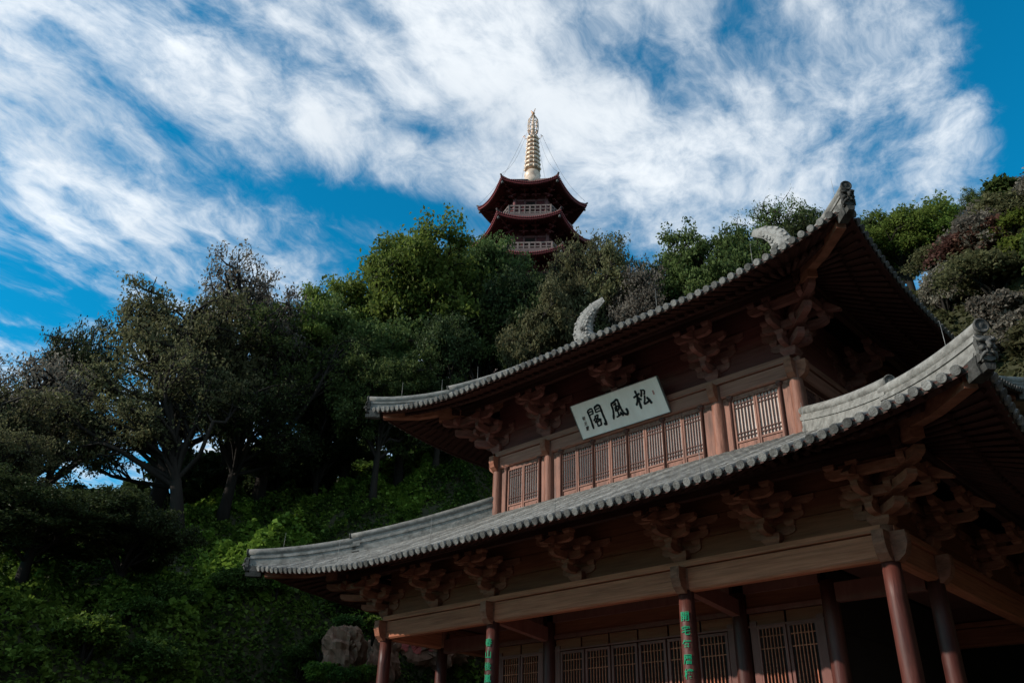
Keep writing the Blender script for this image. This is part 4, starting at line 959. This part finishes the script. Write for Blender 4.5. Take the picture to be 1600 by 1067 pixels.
MT['wall_dark'] = material('near_black_backdrop', (.02, .019, .016), (.04, .038, .032), .9, 1.2, bump=.6, dirt=.5)  # near black, so the darkness sits in the colour
MT['redpaint'] = material('faded_red_paint', (.36, .07, .06), (.46, .12, .1), .8, 5)
def rock(name, p, d, seed, label, rz):
    r = np.random.default_rng(seed); b = MB(); nu, nv = 40, 24; P = []
    for j in range(nv+1):
        for i in range(nu):
            u, v = 2*math.pi*i/nu, math.pi*j/nv
            n_ = np.array([math.cos(u)*math.sin(v), math.sin(u)*math.sin(v), math.cos(v)]); n2 = np.sign(n_)*np.abs(n_)**.8
            f = 1+.2*float(vnoise(n_[0]*3+seed, n_[2]*3+n_[1]*2))+.1*float(vnoise(n_[0]*7+n_[1]*6, n_[2]*8+seed))+.06*math.floor(2.5*float(vnoise(n_[0]*5, n_[1]*4+n_[2]*6+seed)))+r.uniform(-.02, .02)
            P.append(n2*f*np.array(d)/2)
    b.add(P, [(j*nu+i, j*nu+(i+1) % nu, (j+1)*nu+(i+1) % nu, (j+1)*nu+i) for j in range(nv) for i in range(nu)])
    o = b.build(name, MT['rock'], loc=tuple(p), rz=rz); return tag(o, label, 'rock')
rz_cam = YAW
p = px_at(540, 1000, 28.0); rock('rock_outcrop', p-np.array([0, 0, .35]), (1.25, 1.2, 1.6), 3, 'bare reddish rock face among ivy left of the pavilion', rz_cam)
p = px_at(600, 1000, 31.5); rock('rock_outcrop', p-np.array([0, 0, .6]), (1.2, 1.2, 1.7), 5, 'pale rock just left of the pavilion corner column', rz_cam+.3)
p = px_at(655, 992, 32.6); rk = rock('inscribed_rock', p+np.array([V0[0], V0[1], 0])*1.0+np.array([0, 0, .15]), (4.2, 2.0, 2.6), 8, 'pale rock with red painted strokes seen between the left columns', rz_cam)
from mathutils.bvhtree import BVHTree
rk_bvh = BVHTree.FromPolygons([v.co for v in rk.data.vertices], [tuple(p_.vertices) for p_ in rk.data.polygons])
rk_in = (Matrix.Translation(Vector(rk.location)) @ Matrix.Rotation(rz_cam, 4, 'Z')).inverted()
for pts, w in (([(635, 990), (633, 1004), (629, 1016)], .32), ([(642, 990), (647, 1008), (656, 1017)], .28), ([(645, 1015), (657, 1018)], .14), ([(675, 1000), (676, 1016)], .32), ([(624, 996), (623, 1008)], .12)):
    b = MB(); c0 = px_at(655, 992, 32.6)
    L2 = [(float(np.dot(px_at(x, y, 32.6)-c0, [R0[0], R0[1], 0])), float(px_at(x, y, 32.6)[2]-c0[2])) for x, y in pts]
    brush(b, L2, w, 0., .0)
    Mr = rk_in @ Matrix.Translation(Vector(c0)) @ Matrix.Rotation(rz_cam, 4, 'Z'); V_ = []
    for x, y, z in b.v:               # lay the paint on the face of the rock
        o0 = Mr @ Vector((x, -4, y)); dr = (Mr.to_3x3() @ Vector((0, 1, 0))).normalized(); hit = rk_bvh.ray_cast(o0, dr)
        V_.append(tuple((hit[0] if hit[0] else o0+dr*3.6)-dr*.025))
    b.v = V_; b.build('painted_stroke', MT['redpaint'], rk)
b = MB(); b.box((13.2, 12.2, 3.0), (21., .8, 6.6)); tag(b.build('added_dark_backdrop', MT['wall_dark']), 'added dark backdrop that blackens the space behind the right side of the pavilion', 'wall')  # slab added to fill in the dark behind the right columns
# small tiled kiosk up the right slope, all but its ridge hidden by the eave
kp = px_at(1578, 603, 33.); kg = float(hill(kp[0], kp[1]))
ks = tag(empty('hillside_kiosk', (kp[0], kp[1], kg), None, YAW-R_(12)), 'small grey tiled roof peeping out behind the right eave', 'kiosk')
kz = kp[2]-kg
b = MB(); sweep(b, [(-2.2, 0, kz), (.55, 0, kz-.02)], .3, -.32, 0); b.build('ridge', MT['ridge'], ks)
b = MB(); b.add([(-2.3, 0, kz-.3), (.6, 0, kz-.3), (.75, -1.3, kz-1.0), (-2.3, -1.3, kz-1.0), (.75, 1.3, kz-1.0), (-2.3, 1.3, kz-1.0)], [(0, 3, 2, 1), (0, 1, 4, 5), (1, 2, 4), (0, 5, 3), (2, 3, 5, 4)]); rfk = b.build('roof', MT['tile'], ks)
for i in range(14):
    x = -2.2+i*.21; b = MB(); b.tube([(x, -.05, kz-.3), (x, -1.32, kz-.98)], .065, 7); b.build('tile_row', MT['tile'], rfk)
for x in (-2., .45):
    for y in (-1., 1.): b = MB(); b.tube([(x, y, -.5), (x, y, kz-.95)], .13, 10); b.build('column', MT['red'], ks)
b = MB(); b.box((-.8, .6, (kz-1.)/2), (2.3, .1, kz-1.)); b.build('wall', MT['board'], ks)
# ------------------------------------------------------------------ pagoda on the hilltop
PX, PY = -30.37, 30.72
paz = math.atan2(CAM[1]-PY, CAM[0]-PX)-R_(3.2)
MT['maroon'] = material('maroon_pagoda_wood', (.09, .022, .024), (.13, .034, .036), .55, 3, dirt=.4)
MT['maroon_wall'] = material('dull_maroon_wall', (.15, .06, .062), (.19, .08, .08), .65, 2, dirt=.3)
MT['redtrim'] = material('red_eave_trim', (.15, .028, .03), (.2, .042, .042), .5, 6)
MT['rail'] = material('pale_stone_rail', (.15, .11, .1), (.21, .16, .148), .7, 4)
MT['ptile'] = material('dark_pagoda_tile', (.07, .05, .048), (.11, .08, .076), .7, 6)
MT['gold'] = material('pale_gilt_metal', (.52, .38, .28), (.72, .57, .45), .45, 4, metal=.25, dirt=.6, dirtcol=(.3, .14, .09))
MT['gold_red'] = material('coppery_gilt_metal', (.5, .26, .15), (.6, .34, .2), .4, 4, metal=.6)
MT['chain'] = material('dark_chain', (.1, .1, .1), (.13, .13, .13), .5, 4)
gz = float(hill(PX, PY))-.5
pag = tag(empty('pagoda', (PX, PY, gz)), 'maroon six sided pagoda with gilded spire above the trees', 'pagoda')
def hexp(R, a, z): return (R*math.cos(paz+R_(30)+a), R*math.sin(paz+R_(30)+a), z-gz)
def hexring(R, z): return [hexp(R, R_(60)*k, z) for k in range(6)]
def hex_prism(name, R0_, z0, R1_, z1, mat, parent=pag):
    b = MB(); b.add(hexring(R0_, z0)+hexring(R1_, z1), [(k, (k+1) % 6, 6+(k+1) % 6, 6+k) for k in range(6)]+[tuple(range(6))[::-1], tuple(range(6, 12))]); return b.build(name, mat, parent)
storeys = [(49.8, 5.0, 2.75), (45.7, 5.4, 2.95), (41.9, 5.65, 3.1), (37.9, 5.85, 3.25), (33.9, 6.05, 3.4)]
hex_prism('base', 5.2, gz, 4.6, 31., MT['maroon_wall'])
for si, (ze, Re, Rb) in enumerate(storeys):
    # roof with eaves sagging between the raised corners
    M = 10; nd = 6; top, und = MB(), MB(); trim = MB()
    for (mb, off) in ((top, 0.), (und, -.12)):
        n0 = len(mb.v)
        for k in range(6):
            for i in range(M):
                f = i/M; sag = 4*f*(1-f)
                for j in range(nd+1):
                    t = j/nd; R1 = Re*(1-t)+Rb*1.02*t if si else Re*(1-t)+.35*t
                    p = np.array(hexp(R1, R_(60)*k, 0))*(1-f)+np.array(hexp(R1, R_(60)*(k+1), 0))*f
                    z = ze-(.52*sag)*(1-t)**2+(1.15*t+.35*t*t if si else 1.5*t+1.5*t*t)+off
                    if off: z = ze-(.52*sag)*(1-t)**2+off-.1*t*0+.25*t
                    mb.v.append((p[0]*(1-.03*sag*(1-t)), p[1]*(1-.03*sag*(1-t)), z-gz))
        for i in range(6*M):
            for j in range(nd):
                q = n0+i*(nd+1)+j; q2 = n0+((i+1) % (6*M))*(nd+1)+j; mb.f.append((q, q2, q2+1, q+1)); mb.sm.append(True)
    rf = top.build('roof', MT['ptile'], pag); und.build('eave_boards', MT['maroon'], rf)
    # tile ends along the eave, a red board behind them
    tz = MB(); tr = MB(); rows = MB()
    for k in range(6):
        n = 30
        for i in range(n+1):
            f = i/n; sag = 4*f*(1-f); sc2 = 1-.03*sag
            p = np.array(hexp(Re, R_(60)*k, 0))*(1-f)+np.array(hexp(Re, R_(60)*(k+1), 0))*f; z = ze-.52*sag-gz
            pos = Vector((p[0]*sc2*1.005, p[1]*sc2*1.005, z))
            nrm = Vector((p[0], p[1], 0)).normalized()
            if i < n: tz.lathe([(.075, -.06), (.075, .05), (.045, .065), (.002, .07)], 8, frame(pos, nrm))
            if i < n:
                f2 = (i+1)/n; sg2 = 4*f2*(1-f2); p2 = np.array(hexp(Re, R_(60)*k, 0))*(1-f2)+np.array(hexp(Re, R_(60)*(k+1), 0))*f2; s3 = 1-.03*sg2
                tr.add([(p[0]*sc2, p[1]*sc2, z-.04), (p2[0]*s3, p2[1]*s3, ze-.52*sg2-gz-.04), (p2[0]*s3, p2[1]*s3, ze-.52*sg2-gz-.2), (p[0]*sc2, p[1]*sc2, z-.2), (p[0]*sc2*.97, p[1]*sc2*.97, z-.2), (p2[0]*s3*.97, p2[1]*s3*.97, ze-.52*sg2-gz-.2)], [(0, 1, 2, 3), (3, 2, 5, 4)])
                q = hexp(Re*.62, R_(60)*k+R_(60)*f, 0)
                rows.tube([(p[0]*sc2*.98, p[1]*sc2*.98, z-.22), (p[0]*.66, p[1]*.66, ze-gz-.16)], .05, 4, smooth=False)
    tz.build('tile_ends', MT['redtrim'], rf)['kind'] = 'stuff'; tr.build('eave_trim', MT['redtrim'], rf); rows.build('rafters', MT['maroon'], rf)['kind'] = 'stuff'
    for k in range(6):
        a = R_(60)*k; c = hexp(Re, a, ze)
        b = MB(); b.tube([hexp(Rb*1.05 if si else .6, a, ze+(1.45 if si else 2.7)), hexp(Re*.75, a, ze+.5), hexp(Re*.98, a, ze+.12), hexp(Re*1.03, a, ze+.3)], [.14, .13, .12, .08], 6); b.build('hip_ridge', MT['ptile'], rf)
        b = MB(); b.tube([hexp(Rb, a, ze-.75), hexp(Re*.8, a, ze-.32), hexp(Re*1.0, a, ze-.14)], [.13, .12, .09], 6); b.build('corner_beam', MT['maroon'], rf)
        b = MB(); b.lathe([(.02, .35), (.03, .2), (.09, .1), (.11, -.05), (.02, -.08)], 8, Matrix.Translation(Vector(hexp(Re*.97, a, ze-.5)))); b.build('wind_bell', MT['chain'], rf)
    # body: wall, corner columns, brackets, gallery with railing
    zf = ze-3.3
    w = hex_prism('wall', Rb, zf, Rb, ze-.1, MT['maroon'])
    hex_prism('wall_band', Rb+.06, zf+2.05, Rb+.06, zf+2.25, MT['maroon_wall'])
    for k in range(6):
        b = MB(); c = hexp(Rb+.05, R_(60)*k, zf); b.tube([c, (c[0], c[1], c[2]+2.4)], .16, 8); b.build('column', MT['maroon_wall'], pag)
        for f in (0., .33, .67):
            p = np.array(hexp(Rb+.08, R_(60)*k, 0))*(1-f)+np.array(hexp(Rb+.08, R_(60)*(k+1), 0))*f; o_n = p/np.linalg.norm([p[0], p[1], .001]) if f == 0 else np.array([math.cos(paz+R_(60)*(k+1)), math.sin(paz+R_(60)*(k+1)), 0])
            b = MB(); rz = math.atan2(o_n[1], o_n[0])
            for q, (L_, z_) in enumerate(((.5, 2.3), (.95, 2.6), (1.4, 2.88))):
                Mq = Matrix.Translation((p[0], p[1], zf+z_-gz)) @ Matrix.Rotation(rz, 4, 'Z')
                b.box((L_/2, 0, 0), (L_, .14, .18), Mq); b.box((L_-.1, 0, .13), (.2, .8-.12*q, .12), Mq)
            b.build('bracket_set', MT['maroon'], pag)
        # openings: a pair of slim posts and a door panel on every side
        f0 = np.array(hexp(Rb+.04, R_(60)*k, 0)); f1 = np.array(hexp(Rb+.04, R_(60)*(k+1), 0)); rz = math.atan2(f1[1]-f0[1], f1[0]-f0[0])
        for f in (.33, .67):
            p = f0*(1-f)+f1*f; b = MB(); b.tube([(p[0], p[1], zf-gz), (p[0], p[1], zf+2.2-gz)], .09, 6); b.build('post', MT['maroon_wall'], pag)
        p = (f0+f1)/2; b = MB(); b.box((0, 0, 0), (.9, .06, 1.9), Matrix.Translation((p[0], p[1], zf+1.0-gz)) @ Matrix.Rotation(rz, 4, 'Z')); b.build('door', MT['dark'], pag)
    Rg = Rb+.95
    hex_prism('gallery_floor', Rg+.08, zf-.12, Rg+.08, zf+.06, MT['maroon_wall'])
    hex_prism('gallery_skirt', Rg-.25, zf-.5, Rg, zf-.125, MT['redtrim'])
    for k in range(6):
        g0 = np.array(hexp(Rg, R_(60)*k, 0)); g1 = np.array(hexp(Rg, R_(60)*(k+1), 0)); rz = math.atan2(g1[1]-g0[1], g1[0]-g0[0]); Lg = np.linalg.norm(g1-g0)
        b = MB(); m = (g0+g1)/2; Mq = Matrix.Translation((m[0], m[1], zf-gz)) @ Matrix.Rotation(rz, 4, 'Z')
        for z_, hh in ((.2, .12), (.58, .09), (.95, .14)): b.box((0, 0, z_), (Lg, .1, hh), Mq)
        for i in range(9): b.box((-Lg/2+Lg*i/8, 0, .5), (.14 if i % 2 == 0 else .09, .13, 1.02 if i % 2 == 0 else .9), Mq)
        b.build('railing', MT['rail'], pag)
# spire
zs = 52.0; spr = link('spire', MB().lathe([(.9, zs-gz), (.9, 52.7-gz), (.78, 52.85-gz), (.74, 53.3-gz), (.8, 53.5-gz), (.7, 53.7-gz), (.6, 53.9-gz), (.3, 54.0-gz), (.22, 58.4-gz), (.15, 60.2-gz), (.05, 61.2-gz)], 18).mesh('spire', MT['gold']), pag)
for i in range(8):
    z = 54.15+i*.54; R1 = .78-.034*i
    b = MB(); b.lathe([(R1*.5, z+.0-gz), (R1*.95, z+.05-gz), (R1, z+.2-gz), (R1*.98, z+.3-gz), (R1*.8, z+.36-gz), (R1*.45, z+.4-gz)], 18); o = b.build('spire_ring', MT['gold'], spr)
    b = MB()
    for k in range(10):
        a = 2*math.pi*k/10; b.lathe([(.02, -.2), (.1, -.12), (.12, 0), (.08, .1), (.02, .14)], 7, Matrix.Translation((math.cos(a)*R1*.93, math.sin(a)*R1*.93, z+.12-gz)))
    b.build('ring_petals', MT['gold'], spr)
    b = MB(); b.lathe([(R1*.55, z+.4-gz), (R1*.7, z+.43-gz), (R1*.7, z+.5-gz), (R1*.5, z+.53-gz)], 18); b.build('ring_hub', MT['gold_red'], spr)
b = MB()
for k in range(8):
    a = 2*math.pi*k/8; b.tube([(math.cos(a)*q, math.sin(a)*q, z-gz) for q, z in ((.3, 58.6), (.48, 59.0), (.52, 59.7), (.46, 60.5), (.2, 61.0), (.05, 61.15))], .045, 5)
for z, q in ((58.9, .45), (59.4, .51), (60.0, .5), (60.5, .45)): b.tube([(math.cos(a)*q, math.sin(a)*q, z-gz) for a in np.linspace(0, 2*math.pi, 17)], .04, 5)
b.build('openwork_canopy', MT['gold'], spr)
b = MB()
for k in range(6):
    a = paz+R_(30)+R_(60)*k; b.tube([(math.cos(a)*q, math.sin(a)*q, z-gz) for q, z in ((.35, 58.3), (.7, 58.05), (.82, 58.3), (.75, 58.6), (.98, 58.35))], .035, 5)
b.build('spire_hooks', MT['gold_red'], spr)
b = MB(); b.lathe([(.03, 61.15-gz), (.16, 61.3-gz), (.17, 61.42-gz), (.05, 61.5-gz)], 10); sx_, sy_ = RGT[0], RGT[1]
b.tube([(-.22*sx_, -.22*sy_, 61.75-gz), (-.1*sx_, -.1*sy_, 61.5-gz), (.06*sx_, .06*sy_, 61.52-gz), (.12*sx_, .12*sy_, 61.75-gz), (.2*sx_, .2*sy_, 62.05-gz)], [.03, .1, .09, .05, .03], 6); b.build('finial', MT['gold_red'], spr)
for k in range(6):
    a = R_(60)*k; p = np.array(hexp(.95, a, 58.3)); q = np.array(hexp(4.9, a, 50.3)); b = MB()
    b.tube([p+(q-p)*t-np.array([0, 0, 1.0*math.sin(math.pi*t)]) for t in np.linspace(0, 1, 9)], .012, 4); b.build('chain', MT['chain'], pag)
